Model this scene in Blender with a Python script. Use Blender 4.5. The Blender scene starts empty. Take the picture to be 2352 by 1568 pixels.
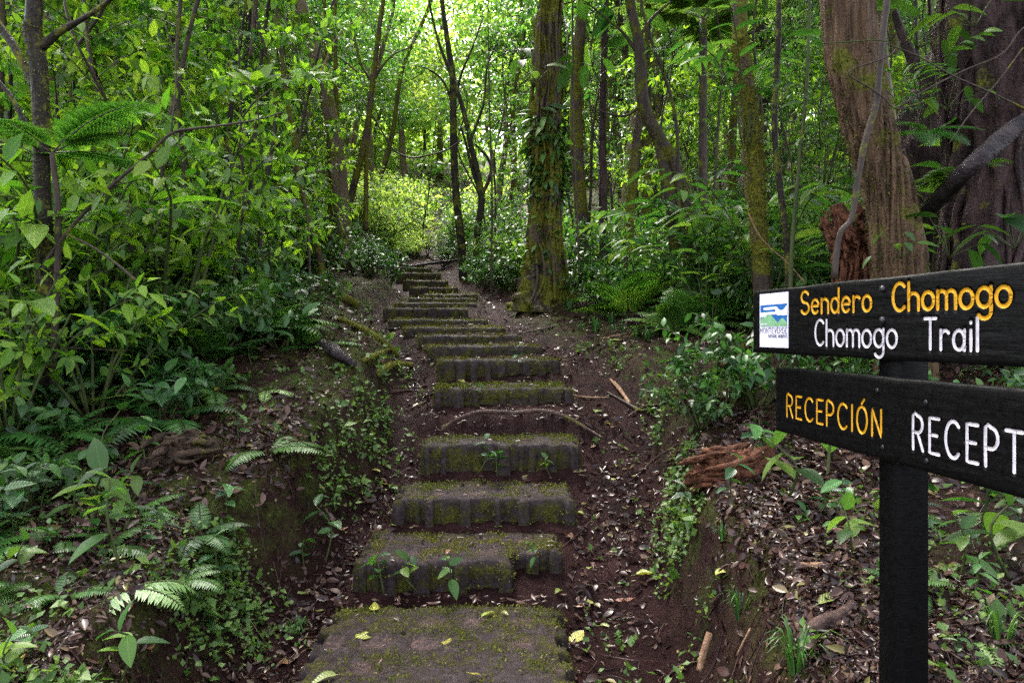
import bpy, math, numpy as np
from mathutils import Vector
R = math.radians
sc = bpy.context.scene
COL = sc.collection
# ------------------------------------------------------------------ camera, sky, sun, exposure
F, CX, HY = 1568.0, 1176.0, 755.0          # focal length, centre and horizon in a 2352 x 1568 picture
cd = bpy.data.cameras.new("camera"); cam = bpy.data.objects.new("camera", cd); COL.objects.link(cam)
cd.sensor_width = 36; cd.lens = 24; cd.shift_y = -(784 - HY) / 2352
cam.rotation_euler = (R(90), 0, 0); cd.clip_start = .05; cd.clip_end = 500
sc.camera = cam
SUN_EL, SUN_AZ = R(56), R(-22)              # azimuth measured from +Y towards +X
w = bpy.data.worlds.new("World"); sc.world = w; w.use_nodes = True
nt = w.node_tree; sky = nt.nodes.new("ShaderNodeTexSky"); sky.sky_type = 'NISHITA'; sky.sun_disc = False
sky.sun_elevation = SUN_EL; sky.sun_rotation = SUN_AZ; sky.air_density = 1.0; sky.dust_density = 4.0
cloud = nt.nodes.new("ShaderNodeHueSaturation"); cloud.inputs["Saturation"].default_value = .38     # overcast: a greyer sky
nt.links.new(sky.outputs[0], cloud.inputs["Color"]); nt.links.new(cloud.outputs[0], nt.nodes["Background"].inputs[0]); nt.nodes["Background"].inputs[1].default_value = .15
ld = bpy.data.lights.new("sun", 'SUN'); ld.energy = 2.6; ld.angle = R(15); ld.color = (1, .95, .86)
sun = bpy.data.objects.new("sun", ld); COL.objects.link(sun)
sd = Vector((math.sin(SUN_AZ) * math.cos(SUN_EL), math.cos(SUN_AZ) * math.cos(SUN_EL), math.sin(SUN_EL)))
sun.rotation_euler = sd.to_track_quat('Z', 'Y').to_euler(); sun.location = (0, 0, 30)
vs = sc.view_settings
sc.display_settings.display_device = 'sRGB'; vs.view_transform = 'Standard'; vs.look = 'None'; vs.gamma = 1; vs.exposure = 3.1
cy = sc.cycles
cy.max_bounces = 7; cy.diffuse_bounces = 4; cy.glossy_bounces = 2; cy.transmission_bounces = 4; cy.transparent_max_bounces = 4
cy.caustics_reflective = False; cy.caustics_refractive = False; cy.sample_clamp_indirect = 3
cy.use_denoising = False
try: cy.denoiser = 'OPENIMAGEDENOISE'; cy.denoising_input_passes = 'RGB_ALBEDO_NORMAL'; cy.denoising_prefilter = 'NONE'
except Exception: pass

# ------------------------------------------------------------------ maths helpers
def nrm(v): return v / np.maximum(np.linalg.norm(v, axis=-1, keepdims=True), 1e-9)
def P(px, py, Y): return np.array([(px - CX) / F * Y, Y, (HY - py) / F * Y])
def pix(p): return CX + F * p[0] / p[1], HY - F * p[2] / p[1]
def vn(p, seed=0):
    p = np.asarray(p, float); i = np.floor(p).astype(np.int64); f = p - i; f = f * f * (3 - 2 * f)
    def h(a, b, c):
        n = (i[..., 0] + a) * 374761393 + (i[..., 1] + b) * 668265263 + (i[..., 2] + c) * 2246822519 + seed * 3266489917
        n = (n ^ (n >> 13)) * 1274126177; n = n ^ (n >> 16); return (n & 0xffff) / 65535.0
    x, y, z = f[..., 0], f[..., 1], f[..., 2]; r = 0
    for a in (0, 1):
        for b in (0, 1):
            for c in (0, 1):
                r = r + h(a, b, c) * (x if a else 1 - x) * (y if b else 1 - y) * (z if c else 1 - z)
    return r
def fbm(p, o=3, seed=0):
    p = np.asarray(p, float); s = 0; a = .5
    for k in range(o): s = s + a * (vn(p * 2 ** k, seed + k) * 2 - 1); a *= .5
    return s
def cat(pts, n):
    p = np.asarray(pts, float)
    if len(p) == 2: return p[0] + (p[1] - p[0]) * np.linspace(0, 1, n)[:, None]
    q = np.vstack([2 * p[0] - p[1], p, 2 * p[-1] - p[-2]]); t = np.linspace(0, len(p) - 1 - 1e-6, n); i = t.astype(int); f = (t - i)[:, None]
    a, b, c, d = q[i], q[i + 1], q[i + 2], q[i + 3]
    return .5 * (2 * b + (c - a) * f + (2 * a - 5 * b + 4 * c - d) * f ** 2 + (3 * b - a - 3 * c + d) * f ** 3)
def sst(t): t = np.clip(t, 0, 1); return t * t * (3 - 2 * t)

class G:                                     # collects faces, becomes ONE mesh
    def __init__(s): s.V = []; s.A = []; s.F = []; s.n = 0
    def add(s, v, faces, a=None):
        v = np.asarray(v, float).reshape(-1, 3)
        s.V.append(v); s.A.append(np.zeros_like(v) if a is None else np.asarray(a, float).reshape(-1, 3))
        for f in (faces if isinstance(faces, list) else [faces]):
            f = np.asarray(f, np.int64)
            if f.size: s.F.append(f + s.n)
        s.n += len(v)
    def mesh(s, name, m=None, org=(0, 0, 0), smooth=True):
        me = bpy.data.meshes.new(name); v = np.vstack(s.V) - np.asarray(org)
        me.vertices.add(len(v)); me.vertices.foreach_set("co", v.astype(np.float32).ravel())
        lo = np.concatenate([f.ravel() for f in s.F]); k = np.concatenate([np.full(len(f), f.shape[1]) for f in s.F])
        me.loops.add(len(lo)); me.loops.foreach_set("vertex_index", lo.astype(np.int32))
        me.polygons.add(len(k)); me.polygons.foreach_set("loop_start", np.concatenate([[0], np.cumsum(k)[:-1]]).astype(np.int32))
        try: me.polygons.foreach_set("loop_total", k.astype(np.int32))
        except Exception: pass
        me.polygons.foreach_set("use_smooth", np.full(len(k), smooth))
        at = me.attributes.new("lco", 'FLOAT_VECTOR', 'POINT'); at.data.foreach_set("vector", np.vstack(s.A).astype(np.float32).ravel())
        me.update(calc_edges=True)
        if m: me.materials.append(m)
        return me
    def bounds(s): v = np.vstack(s.V); return v.min(0), v.max(0)
ORG = {}
def tag(o, label=None, cat_=None, group=None, kind=None):
    if label: o["label"] = label
    if cat_: o["category"] = cat_
    if group: o["group"] = group
    if kind: o["kind"] = kind
    return o
def obj(name, g, m, parent=None, org=None, smooth=True):
    if parent is not None: org = ORG[parent.name]
    if org is None: lo, hi = g.bounds(); org = ((lo[0] + hi[0]) / 2, (lo[1] + hi[1]) / 2, lo[2])
    o = bpy.data.objects.new(name, g.mesh(name, m, org, smooth)); COL.objects.link(o); ORG[o.name] = org
    if parent is not None: o.parent = parent
    else: o.location = org
    return o
def empty(name, loc):
    o = bpy.data.objects.new(name, None); COL.objects.link(o); o.location = loc; o.empty_display_size = .1; ORG[o.name] = tuple(loc); return o

# ------------------------------------------------------------------ materials
def mk(name):
    m = bpy.data.materials.new(name); m.use_nodes = True; n = m.node_tree.nodes; l = m.node_tree.links
    return m, n, l, n["Principled BSDF"], n["Material Output"]
def ramp(n, cols, pos=None):
    r = n.new("ShaderNodeValToRGB"); e = r.color_ramp.elements
    pos = pos or [i / (len(cols) - 1) for i in range(len(cols))]
    while len(e) < len(cols): e.new(.5)
    for i, c in enumerate(cols): e[i].position = pos[i]; e[i].color = (*c, 1)
    return r
def math_(n, l, op, a, b=None, c=None, clamp=False):
    x = n.new("ShaderNodeMath"); x.operation = op; x.use_clamp = clamp
    for i, v in enumerate((a, b, c)):
        if v is None: continue
        if isinstance(v, (int, float)): x.inputs[i].default_value = v
        else: l.new(v, x.inputs[i])
    return x.outputs[0]
def mixc(n, l, fac, a, b, mode='MIX'):
    x = n.new("ShaderNodeMix"); x.data_type = 'RGBA'; x.blend_type = mode
    for s, v in ((0, fac), (6, a), (7, b)):
        if isinstance(v, (int, float)): x.inputs[s].default_value = v
        elif isinstance(v, tuple): x.inputs[s].default_value = (*v, 1)
        else: l.new(v, x.inputs[s])
    return x.outputs[2]
def noise(n, l, scale, detail=4, vec=None, rough=.6):
    x = n.new("ShaderNodeTexNoise"); x.inputs["Scale"].default_value = scale; x.inputs["Detail"].default_value = detail; x.inputs["Roughness"].default_value = rough
    if vec is not None: l.new(vec, x.inputs["Vector"])
    return x.outputs["Fac"]
def coords(n, l, scale=(1, 1, 1)):
    t = n.new("ShaderNodeTexCoord"); m = n.new("ShaderNodeMapping"); m.inputs["Scale"].default_value = scale
    l.new(t.outputs["Object"], m.inputs["Vector"]); return m.outputs[0]
def bump(n, l, b, height, strength=.5, dist=.02):
    x = n.new("ShaderNodeBump"); x.inputs["Strength"].default_value = strength; x.inputs["Distance"].default_value = dist
    l.new(height, x.inputs["Height"]); l.new(x.outputs[0], b.inputs["Normal"]); return x
def leaf_mat(name, cols, trans=.35, rough=.38, tmul=(1.5, 1.65, .7), veins=0, spot=None, spec=.5):
    m, n, l, b, out = mk(name)
    a = n.new("ShaderNodeAttribute"); a.attribute_name = "lco"; s = n.new("ShaderNodeSeparateXYZ"); l.new(a.outputs["Vector"], s.inputs[0])
    r = ramp(n, cols); l.new(s.outputs[2], r.inputs[0]); c = r.outputs[0]
    ax = math_(n, l, 'ABSOLUTE', s.outputs[0])
    rib = math_(n, l, 'LESS_THAN', ax, .07)
    c = mixc(n, l, math_(n, l, 'MULTIPLY', rib, .35), c, mixc(n, l, 1.0, c, (1.9, 1.8, 1.5), 'MULTIPLY'))
    oi = n.new("ShaderNodeObjectInfo"); hs = n.new("ShaderNodeHueSaturation")
    l.new(math_(n, l, 'MULTIPLY_ADD', oi.outputs["Random"], .5, .75), hs.inputs["Value"])
    l.new(math_(n, l, 'MULTIPLY_ADD', math_(n, l, 'FRACT', math_(n, l, 'MULTIPLY', oi.outputs["Random"], 7.3)), .035, .482), hs.inputs["Hue"])
    l.new(c, hs.inputs["Color"]); c = hs.outputs[0]
    if spot:
        sp = math_(n, l, 'GREATER_THAN', noise(n, l, spot[1], 2), spot[2]); c = mixc(n, l, sp, c, spot[0])
    l.new(c, b.inputs["Base Color"]); b.inputs["Roughness"].default_value = rough; b.inputs["Specular IOR Level"].default_value = spec
    if veins:
        v = math_(n, l, 'FRACT', math_(n, l, 'MULTIPLY', math_(n, l, 'SUBTRACT', s.outputs[1], math_(n, l, 'MULTIPLY', ax, .25)), veins))
        v = math_(n, l, 'ABSOLUTE', math_(n, l, 'SUBTRACT', v, .5)); bump(n, l, b, v, .6, .006)
    if trans > 0:
        t = n.new("ShaderNodeBsdfTranslucent"); l.new(mixc(n, l, 1.0, c, tmul, 'MULTIPLY'), t.inputs[0])
        mx = n.new("ShaderNodeMixShader"); mx.inputs[0].default_value = trans
        l.new(b.outputs[0], mx.inputs[1]); l.new(t.outputs[0], mx.inputs[2]); l.new(mx.outputs[0], out.inputs[0])
    return m
def bark_mat(name, c1, c2, moss=.4, mcol=((.05, .055, .008), (.13, .125, .02)), scale=9, stretch=.18, rough=.6, dist=.025, mscale=5):
    m, n, l, b, out = mk(name); v = coords(n, l, (1, 1, stretch)); v2 = coords(n, l)
    f = noise(n, l, scale, 6, v, .7); r = ramp(n, [c1, c2, tuple(min(1, x * 1.5) for x in c2)], [.32, .6, .8]); l.new(f, r.inputs[0])
    mn = noise(n, l, mscale, 5, v2, .65); mr = ramp(n, [(0, 0, 0), (1, 1, 1)], [max(0, .72 - moss * .5), min(1, .8 - moss * .5)]); l.new(mn, mr.inputs[0])
    mc = ramp(n, [mcol[0], mcol[1]], [.35, .7]); l.new(noise(n, l, 40, 3, v2), mc.inputs[0])
    l.new(mixc(n, l, mr.outputs[0], r.outputs[0], mc.outputs[0]), b.inputs["Base Color"])
    l.new(math_(n, l, 'MULTIPLY_ADD', mr.outputs[0], .35, rough - .15, clamp=True), b.inputs["Roughness"])
    h = math_(n, l, 'ADD', f, math_(n, l, 'MULTIPLY', noise(n, l, 60, 3, v2), .4)); bump(n, l, b, h, 1.0, dist); b.inputs['Specular IOR Level'].default_value = .09; return m
M = {}
M['dark'] = leaf_mat("dark_leaf", [(.014, .042, .012), (.03, .085, .017), (.065, .14, .026)], .32, .42, veins=0, spec=.3)
M['lush'] = leaf_mat("lush_leaf", [(.018, .050, .014), (.043, .107, .023), (.105, .18, .036)], .45, .44, spec=.28)
M['bright'] = leaf_mat("bright_leaf", [(.035, .09, .013), (.09, .19, .022), (.20, .32, .04)], .55, .46, (1.6, 1.7, .6), spec=.32)
M['vein'] = leaf_mat("veined_leaf", [(.014, .045, .014), (.028, .085, .02), (.06, .14, .03)], .3, .34, veins=9)
M['goldglow'] = leaf_mat("golden_glow_leaf", [(.08, .145, .035), (.17, .25, .065), (.31, .36, .13)], .58, .5, spec=.25)  # yellow-green leaf, paled so its colour carries the background glow
M['fern'] = leaf_mat("fern_leaf", [(.025, .075, .016), (.05, .13, .022), (.10, .19, .03)], .4, .42)
M['palefern'] = leaf_mat("pale_fern_leaf", [(.10, .17, .05), (.15, .24, .07), (.22, .30, .10)], .35, .45)
M['deadwet'] = leaf_mat("dead_leaf", [(.007, .003, .0032), (.022, .0094, .0094), (.050, .0235, .0215), (.10, .055, .045), (.17, .15, .05)], .1, .30, (1.3, 1, .6), spec=.20)
M['fallen'] = leaf_mat("fallen_leaf", [(.10, .17, .03), (.24, .27, .06), (.33, .30, .05)], .25, .35, (1.2, 1.1, .5), 8, ((.07, .04, .015), 45, .66))
M['brownleaf'] = leaf_mat("brown_fallen_leaf", [(.09, .035, .02), (.2, .08, .035), (.30, .17, .10)], .15, .35, (1.2, 1, .6), 8)
M['moss'] = leaf_mat("moss_tuft", [(.03, .035, .006), (.075, .08, .010), (.15, .14, .02)], .3, .7, (1.2, 1.2, .6), spec=.2)
M['cover'] = leaf_mat("ground_cover_leaf", [(.024, .06, .014), (.05, .115, .022), (.10, .17, .035)], .3, .5, spec=.25)
M['stem'] = bark_mat("green_stem", (.02, .03, .012), (.05, .06, .02), .2, scale=20, dist=.004)
M['twig'] = bark_mat("dark_twig", (.018, .013, .012), (.055, .04, .032), .35, scale=22, dist=.006)
M['bark'] = bark_mat("dark_bark", (.006, .005, .004), (.026, .02, .016), .4)
M['palebark'] = bark_mat("pale_bark", (.05, .036, .026), (.15, .11, .075), .45)
M['mossbark'] = bark_mat("mossy_bark", (.016, .011, .010), (.07, .048, .038), .58, ((.035, .038, .005), (.14, .13, .015)), mscale=3)
M['mossdark'] = bark_mat("patchy_mossy_bark", (.010, .008, .006), (.045, .032, .025), .42, ((.03, .034, .006), (.10, .10, .014)), mscale=4)
M['brownbark'] = bark_mat("brown_bark", (.008, .005, .0035), (.13, .078, .046), .34, scale=26, stretch=.07, dist=.04, mscale=3)
M['purplebark'] = bark_mat("purple_bark", (.007, .0045, .0045), (.055, .033, .032), .25, scale=11, stretch=.3, dist=.05, rough=.5)
M['redwood'] = bark_mat("rotten_red_wood", (.018, .007, .005), (.13, .052, .028), .18, scale=16, stretch=1, dist=.04)
M['blackwood'] = bark_mat("wet_black_wood", (.008, .006, .008), (.04, .03, .032), .12, scale=14, stretch=1, rough=.4)
M['mosswood'] = bark_mat("moss_covered_wood", (.05, .035, .02), (.14, .10, .06), .8, scale=14, stretch=1)
M['rotdark'] = bark_mat("rotten_dark_wood", (.010, .007, .006), (.065, .042, .028), .35, scale=18, stretch=1, dist=.03)
M['root'] = bark_mat("wet_root", (.022, .013, .012), (.09, .055, .045), .3, scale=18, stretch=1, rough=.45)
M['tan'] = bark_mat("tan_stick", (.10, .05, .028), (.30, .18, .11), .05, scale=18, stretch=1)
def ground_mat():
    m, n, l, b, out = mk("wet_soil"); v = coords(n, l)
    f = noise(n, l, 3.2, 8, v, .7); r = ramp(n, [(.007, .0028, .0029), (.026, .0108, .0108), (.058, .027, .026)], [.32, .52, .75]); l.new(f, r.inputs[0])
    ge = n.new("ShaderNodeNewGeometry"); s = n.new("ShaderNodeSeparateXYZ"); l.new(ge.outputs["Normal"], s.inputs[0])
    a = n.new("ShaderNodeAttribute"); a.attribute_name = "lco"; sa = n.new("ShaderNodeSeparateXYZ"); l.new(a.outputs["Vector"], sa.inputs[0])
    k = math_(n, l, 'MULTIPLY', sa.outputs[2], math_(n, l, 'MULTIPLY_ADD', noise(n, l, 7, 6, v, .7), 5, -2.1, clamp=True), clamp=True)
    mc = ramp(n, [(.022, .032, .006), (.06, .08, .013), (.12, .14, .025)], [.3, .55, .75]); l.new(noise(n, l, 55, 4, v), mc.inputs[0])
    l.new(mixc(n, l, math_(n, l, 'MULTIPLY', k, .9), r.outputs[0], mc.outputs[0]), b.inputs["Base Color"])
    l.new(math_(n, l, 'MULTIPLY_ADD', noise(n, l, 5, 4, v), .6, .26, clamp=True), b.inputs["Roughness"]); b.inputs["Specular IOR Level"].default_value = .05
    h = math_(n, l, 'ADD', noise(n, l, 18, 6, v, .7), math_(n, l, 'MULTIPLY', noise(n, l, 60, 5, v, .75), .7)); bump(n, l, b, h, 1.0, .05); return m
M['ground'] = ground_mat()
def step_mat():
    m, n, l, b, out = mk("mossy_concrete"); v = coords(n, l)
    a = n.new("ShaderNodeAttribute"); a.attribute_name = "lco"; s = n.new("ShaderNodeSeparateXYZ"); l.new(a.outputs["Vector"], s.inputs[0])
    r = ramp(n, [(.010, .0066, .007), (.032, .0225, .0235), (.075, .055, .056)], [.32, .55, .78]); l.new(noise(n, l, 22, 7, v, .75), r.inputs[0])
    pit = ramp(n, [(.022, .014, .013), (.10, .062, .055)], [.3, .7]); l.new(noise(n, l, 55, 5, v), pit.inputs[0])
    c = mixc(n, l, math_(n, l, 'MULTIPLY', s.outputs[1], math_(n, l, 'MULTIPLY_ADD', noise(n, l, 30, 4, v), 4, -1.4, clamp=True)), r.outputs[0], pit.outputs[0])
    mo = math_(n, l, 'ADD', s.outputs[0], math_(n, l, 'MULTIPLY_ADD', noise(n, l, 9, 8, v, .78), 6.5, -3.3), clamp=True)
    mc = ramp(n, [(.016, .018, .004), (.055, .053, .009), (.14, .125, .020)], [.3, .55, .8]); l.new(noise(n, l, 80, 4, v), mc.inputs[0])
    l.new(mixc(n, l, mo, c, mc.outputs[0]), b.inputs["Base Color"]); l.new(math_(n, l, 'MULTIPLY_ADD', mo, .3, .52), b.inputs["Roughness"]); b.inputs['Specular IOR Level'].default_value = .07
    h = math_(n, l, 'ADD', noise(n, l, 70, 6, v, .7), math_(n, l, 'MULTIPLY', math_(n, l, 'MULTIPLY', mo, noise(n, l, 110, 3, v)), 1.2)); bump(n, l, b, h, .8, .012); return m
M['step'] = step_mat()
def paint(name, c, rough=.4, speck=None, dist=.003):
    m, n, l, b, out = mk(name); v = coords(n, l); f = noise(n, l, 60, 5, v, .7)
    r = ramp(n, [tuple(x * .6 for x in c), c, tuple(min(1, x * 1.25) for x in c)], [.25, .5, .8]); l.new(f, r.inputs[0]); col = r.outputs[0]
    if speck:
        sp = math_(n, l, 'GREATER_THAN', noise(n, l, 120, 3, v), .70); col = mixc(n, l, math_(n, l, 'MULTIPLY', sp, .7), col, speck)
    l.new(col, b.inputs["Base Color"]); b.inputs['Specular IOR Level'].default_value = .3; l.new(math_(n, l, 'MULTIPLY_ADD', f, .4, rough - .2), b.inputs["Roughness"])
    g = noise(n, l, 30, 5, coords(n, l, (1, 1, 8)), .6); bump(n, l, b, math_(n, l, 'ADD', g, f), .28, dist); b.inputs['Specular IOR Level'].default_value = .10; return m
M['black'] = paint("black_painted_wood", (.0020, .0018, .0020), .42, (.010, .010, .012), .003)
M['yellow'] = paint("yellow_paint", (.50, .255, .014), .5)
M['white'] = paint("white_paint", (.50, .46, .48), .5)
M['logowhite'] = paint("logo_white", (.62, .60, .70), .3, dist=.0005)
M['logoblue'] = paint("logo_blue", (.02, .10, .30), .35, dist=.0005)
M['logogreen'] = paint("logo_green", (.17, .33, .18), .35, dist=.0005)
M['logogrey'] = paint("logo_grey", (.05, .05, .07), .4, dist=.0005)
M['steel'] = paint("dark_steel", (.045, .042, .048), .4); M['steel'].node_tree.nodes["Principled BSDF"].inputs["Metallic"].default_value = .7
M['red'] = paint("red_petal", (.5, .03, .02), .5)

# ------------------------------------------------------------------ mesh generators
def tpl(st, wd, fold=.25, droop=.18, p=.8):
    """leaf along +Y, length 1; st = inner stations"""
    v = [(0, 0, 0)]; q = []; t3 = []
    for t in st:
        h = wd / 2 * max(.05, math.sin(math.pi * t ** p)) ** .85; z = -droop * t * t
        v += [(-h, t, z + fold * h), (0, t, z), (h, t, z + fold * h)]
    v.append((0, 1, -droop)); k = len(st)
    t3 += [(0, 2, 1), (0, 3, 2)]
    for i in range(k - 1):
        a = 1 + 3 * i; q += [(a, a + 1, a + 4, a + 3), (a + 1, a + 2, a + 5, a + 4)]
    a = 1 + 3 * (k - 1); e = len(v) - 1; t3 += [(a, a + 1, e), (a + 1, a + 2, e)]
    return np.array(v), [np.array(t3)] + ([np.array(q)] if q else []), wd / 2
def kite(wd, fold=.25, droop=.1, t=.42):
    h = wd / 2; return np.array([(0, 0, 0), (h, t, fold * h - droop * t * t), (0, 1, -droop), (-h, t, fold * h - droop * t * t)]), [np.array([(0, 1, 2), (0, 2, 3)])], h
T_K = kite(.5); T_KN = kite(.3); T_KW = kite(.75)
T_M = tpl((.3, .65), .48); T_MN = tpl((.3, .65), .3, droop=.3); T_F = tpl((.12, .3, .52, .75, .9), .5, .3, .22)
T_FN = tpl((.12, .3, .52, .75, .9), .27, .3, .35); T_BIG = tpl((.06, .15, .3, .45, .6, .75, .88), .42, .25, .3, .75); T_PIN = tpl((.25, .6), .26, .15, .15, .55)
def leaves(g, T, o, d, n, L, tint, ws=1.0):
    tv, fs, hw = T; o = np.atleast_2d(o); N = len(o); d = nrm(np.broadcast_to(d, o.shape)); n = np.broadcast_to(n, o.shape)
    s = nrm(np.cross(d, n)); n = np.cross(s, d); L = np.broadcast_to(L, (N,)); tint = np.broadcast_to(tint, (N,)); ws = np.broadcast_to(ws, (N,))
    v = o[:, None] + L[:, None, None] * (tv[None, :, 0, None] * ws[:, None, None] * s[:, None] + tv[None, :, 1, None] * d[:, None] + tv[None, :, 2, None] * n[:, None])
    a = np.empty_like(v); a[..., 0] = tv[:, 0] / hw; a[..., 1] = tv[:, 1]; a[..., 2] = tint[:, None]
    off = (np.arange(N) * len(tv))[:, None, None]
    g.add(v, [(f[None] + off).reshape(-1, f.shape[1]) for f in fs], a)
def frames(p):
    t = nrm(np.gradient(p, axis=0)); u = np.zeros_like(t); r = np.array([1., 0, 0]) if abs(t[0][0]) < .9 else np.array([0, 1., 0])
    u[0] = nrm(np.cross(np.cross(t[0], r), t[0]))
    for i in range(1, len(p)): u[i] = nrm(u[i - 1] - t[i] * np.dot(u[i - 1], t[i]))
    return t, u, np.cross(t, u)
def tube(g, pts, rad, seg=8, n=None, disp=0, freq=3., seed=0, flare=None, cap=True, lob=0, groove=0, gf=(24, .05)):
    n = n or max(4, len(pts) * 4); p = cat(pts, n); rad = np.asarray(rad, float)
    r = np.interp(np.linspace(0, 1, n), np.linspace(0, 1, len(rad)), rad)
    t, u, v = frames(p); a = np.linspace(0, 2 * math.pi, seg, endpoint=False)
    dirs = u[:, None] * np.cos(a)[None, :, None] + v[:, None] * np.sin(a)[None, :, None]
    rr = np.repeat(r[:, None], seg, 1)
    if flare: rr = rr * (1 + flare(p[:, 2], a))
    c = p[:, None] + dirs * rr[..., None]
    if disp:
        q = c * np.array([freq, freq, freq * .3]); rr = rr * (1 + disp * (fbm(q, 3, seed) + .5 * lob * np.abs(fbm(q * 2.2 + 7, 2, seed + 5)) * 2)); c = p[:, None] + dirs * rr[..., None]
    if groove: q = c * np.array([gf[0], gf[0], gf[0] * gf[1]]); q = q + .6 * fbm(c * 3, 2, 9)[..., None]; rr = rr - groove * (1 - np.abs(2 * vn(q, seed + 9) - 1)) ** 2 - groove * .5 * (1 - np.abs(2 * vn(q * 2.1 + 5, seed + 8) - 1)) ** 2; c = p[:, None] + dirs * rr[..., None]
    i = np.arange(n - 1)[:, None] * seg; j = np.arange(seg); k = (j + 1) % seg
    q4 = np.stack([i + j, i + k, i + seg + k, i + seg + j], -1).reshape(-1, 4)
    at = np.zeros((n, seg, 3)); at[..., 0] = a / 6.283; at[..., 1] = np.linspace(0, 1, n)[:, None]; at[..., 2] = .5
    fs = [q4]; V = c.reshape(-1, 3)
    if cap:
        V = np.vstack([V, p[0], p[-1]]); at = np.vstack([at.reshape(-1, 3), [[0, 0, .5]] * 2]); b = n * seg
        fs.append(np.concatenate([np.stack([np.full(seg, b), k, j], -1), np.stack([np.full(seg, b + 1), (n - 1) * seg + j, (n - 1) * seg + k], -1)]))
    g.add(V, fs, at)
    def sample(rs, N, t0=0., t1=1.):
        ii = (rs.uniform(t0, t1, N) * (n - 1)).astype(int); jj = rs.randint(0, seg, N); f = rs.rand(N, 1)
        i2 = np.minimum(ii + 1, n - 1)
        return c[ii, jj] * (1 - f) * .5 + c[i2, jj] * f * .5 + .5 * (c[ii, (jj + 1) % seg] * (1 - f) + c[i2, (jj + 1) % seg] * f), dirs[ii, jj], t[ii]
    return sample
def fuzz(g, rs, s, N, L, hang=.5, T=T_KN, t0=0, t1=1):
    o, d, t = s(rs, N, t0, t1); dd = nrm(d * .7 + np.array([0, 0, -hang]) + rs.normal(0, .45, (N, 3)))
    leaves(g, T, o - d * L * .2, dd, nrm(d + rs.normal(0, .5, (N, 3))), L * rs.uniform(.5, 1.4, N), rs.rand(N))
def along(g, rs, path, N, L, T, t0=.2, out=.8, fwd=.55, drop=.2, tint=(0, 1), ang0=None):
    n = len(path); t = np.linspace(t0, 1, N) ; ii = np.clip((t * (n - 1)).astype(int), 0, n - 2); f = (t * (n - 1) - ii)[:, None]
    o = path[ii] * (1 - f) + path[ii + 1] * f; tg, u, v = frames(path); a = np.arange(N) * 2.4 + (rs.rand() * 6 if ang0 is None else ang0) + rs.normal(0, .3, N)
    rad = u[ii] * np.cos(a)[:, None] + v[ii] * np.sin(a)[:, None]
    d = nrm(tg[ii] * fwd + rad * out + np.array([0, 0, -drop]) + rs.normal(0, .15, (N, 3)))
    up = nrm(np.array([0, 0, 1.]) + rs.normal(0, .33, (N, 3)) + .3 * tg[ii])
    leaves(g, T, o, d, up, L * rs.uniform(.6, 1.2, N), rs.uniform(tint[0], tint[1], N))
def gen_shrub(seed, h, spread, ns, L, T, per=9, side=3, tilt=(8, 42), leafless=.25):
    rs = np.random.RandomState(seed); gs, gl = G(), G()
    for i in range(ns):
        az = i * 2.4 + rs.rand() * .8; ti = R(rs.uniform(*tilt)); hh = h * rs.uniform(.6, 1.1); e = np.array([math.cos(az) * math.sin(ti), math.sin(az) * math.sin(ti), math.cos(ti)])
        b = np.array([math.cos(az), math.sin(az), 0]) * spread * .12 * rs.rand()
        pts = [b, b + e * hh * .4 + [0, 0, .05 * hh], b + e * hh * .75 + rs.normal(0, .04 * h, 3), b + e * hh + np.array([math.cos(az), math.sin(az), -.5]) * .08 * hh + rs.normal(0, .04 * h, 3)]
        tube(gs, pts, (.006 + .006 * h, .003), 5, 10); pa = cat(pts, 16); along(gl, rs, pa, per, L, T, leafless)
        for k in range(side):
            t = rs.uniform(.3, .9); q = pa[int(t * 15)]; a2 = rs.rand() * 6.28; le = hh * rs.uniform(.2, .4)
            dv = nrm(np.array([math.cos(a2), math.sin(a2), rs.uniform(.1, .7)])); p2 = [q, q + dv * le * .5, q + dv * le + np.array([0, 0, -.1 * le])]
            tube(gs, p2, (.004, .002), 4, 5); along(gl, rs, cat(p2, 8), max(3, int(per * .6)), L * .9, T, .2)
    return gs, gl
def gen_sapling(seed, H, nb, L, T, t0=.25, blen=.24, per=8, r0=.022, lean=.06, twigs=4):
    rs = np.random.RandomState(seed); gs, gl = G(), G(); pts = [np.zeros(3)]
    for k in range(1, 6): pts.append(np.array([0, 0, H * k / 5]) + np.append(rs.normal(0, lean * H * k / 5, 2), 0))
    tube(gs, pts, (r0, r0 * .75, r0 * .25), 7, 26, .15, 5, seed); pa = cat(pts, 60)
    for i in range(nb):
        t = t0 + (1 - t0) * (i + rs.rand()) / nb; q = pa[min(59, int(t * 59))]; az = i * 2.4 + rs.normal(0, .5); le = H * blen * (1.15 - .6 * t) * rs.uniform(.6, 1.2)
        dv = np.array([math.cos(az), math.sin(az), rs.uniform(.15, .75)]); dv /= np.linalg.norm(dv)
        p2 = [q, q + dv * le * .5 + [0, 0, .04 * le], q + dv * le + np.array([0, 0, -.1 * le])]; tube(gs, p2, (r0 * .32, .003), 4, 7); pb = cat(p2, 14); along(gl, rs, pb, per, L, T, .25)
        for k in range(twigs):
            s = rs.uniform(.3, .95); qq = pb[int(s * 13)]; a2 = az + rs.choice([-1, 1]) * rs.uniform(.5, 1.3); d2 = nrm(np.array([math.cos(a2), math.sin(a2), rs.uniform(-.2, .5)]))
            l2 = le * rs.uniform(.25, .5); p3 = [qq, qq + d2 * l2 * .55, qq + d2 * l2 + np.array([0, 0, -.12 * l2])]; tube(gs, p3, (.004, .002), 3, 4, cap=False); along(gl, rs, cat(p3, 8), per - 1, L, T, .15)
    return gs, gl
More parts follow.
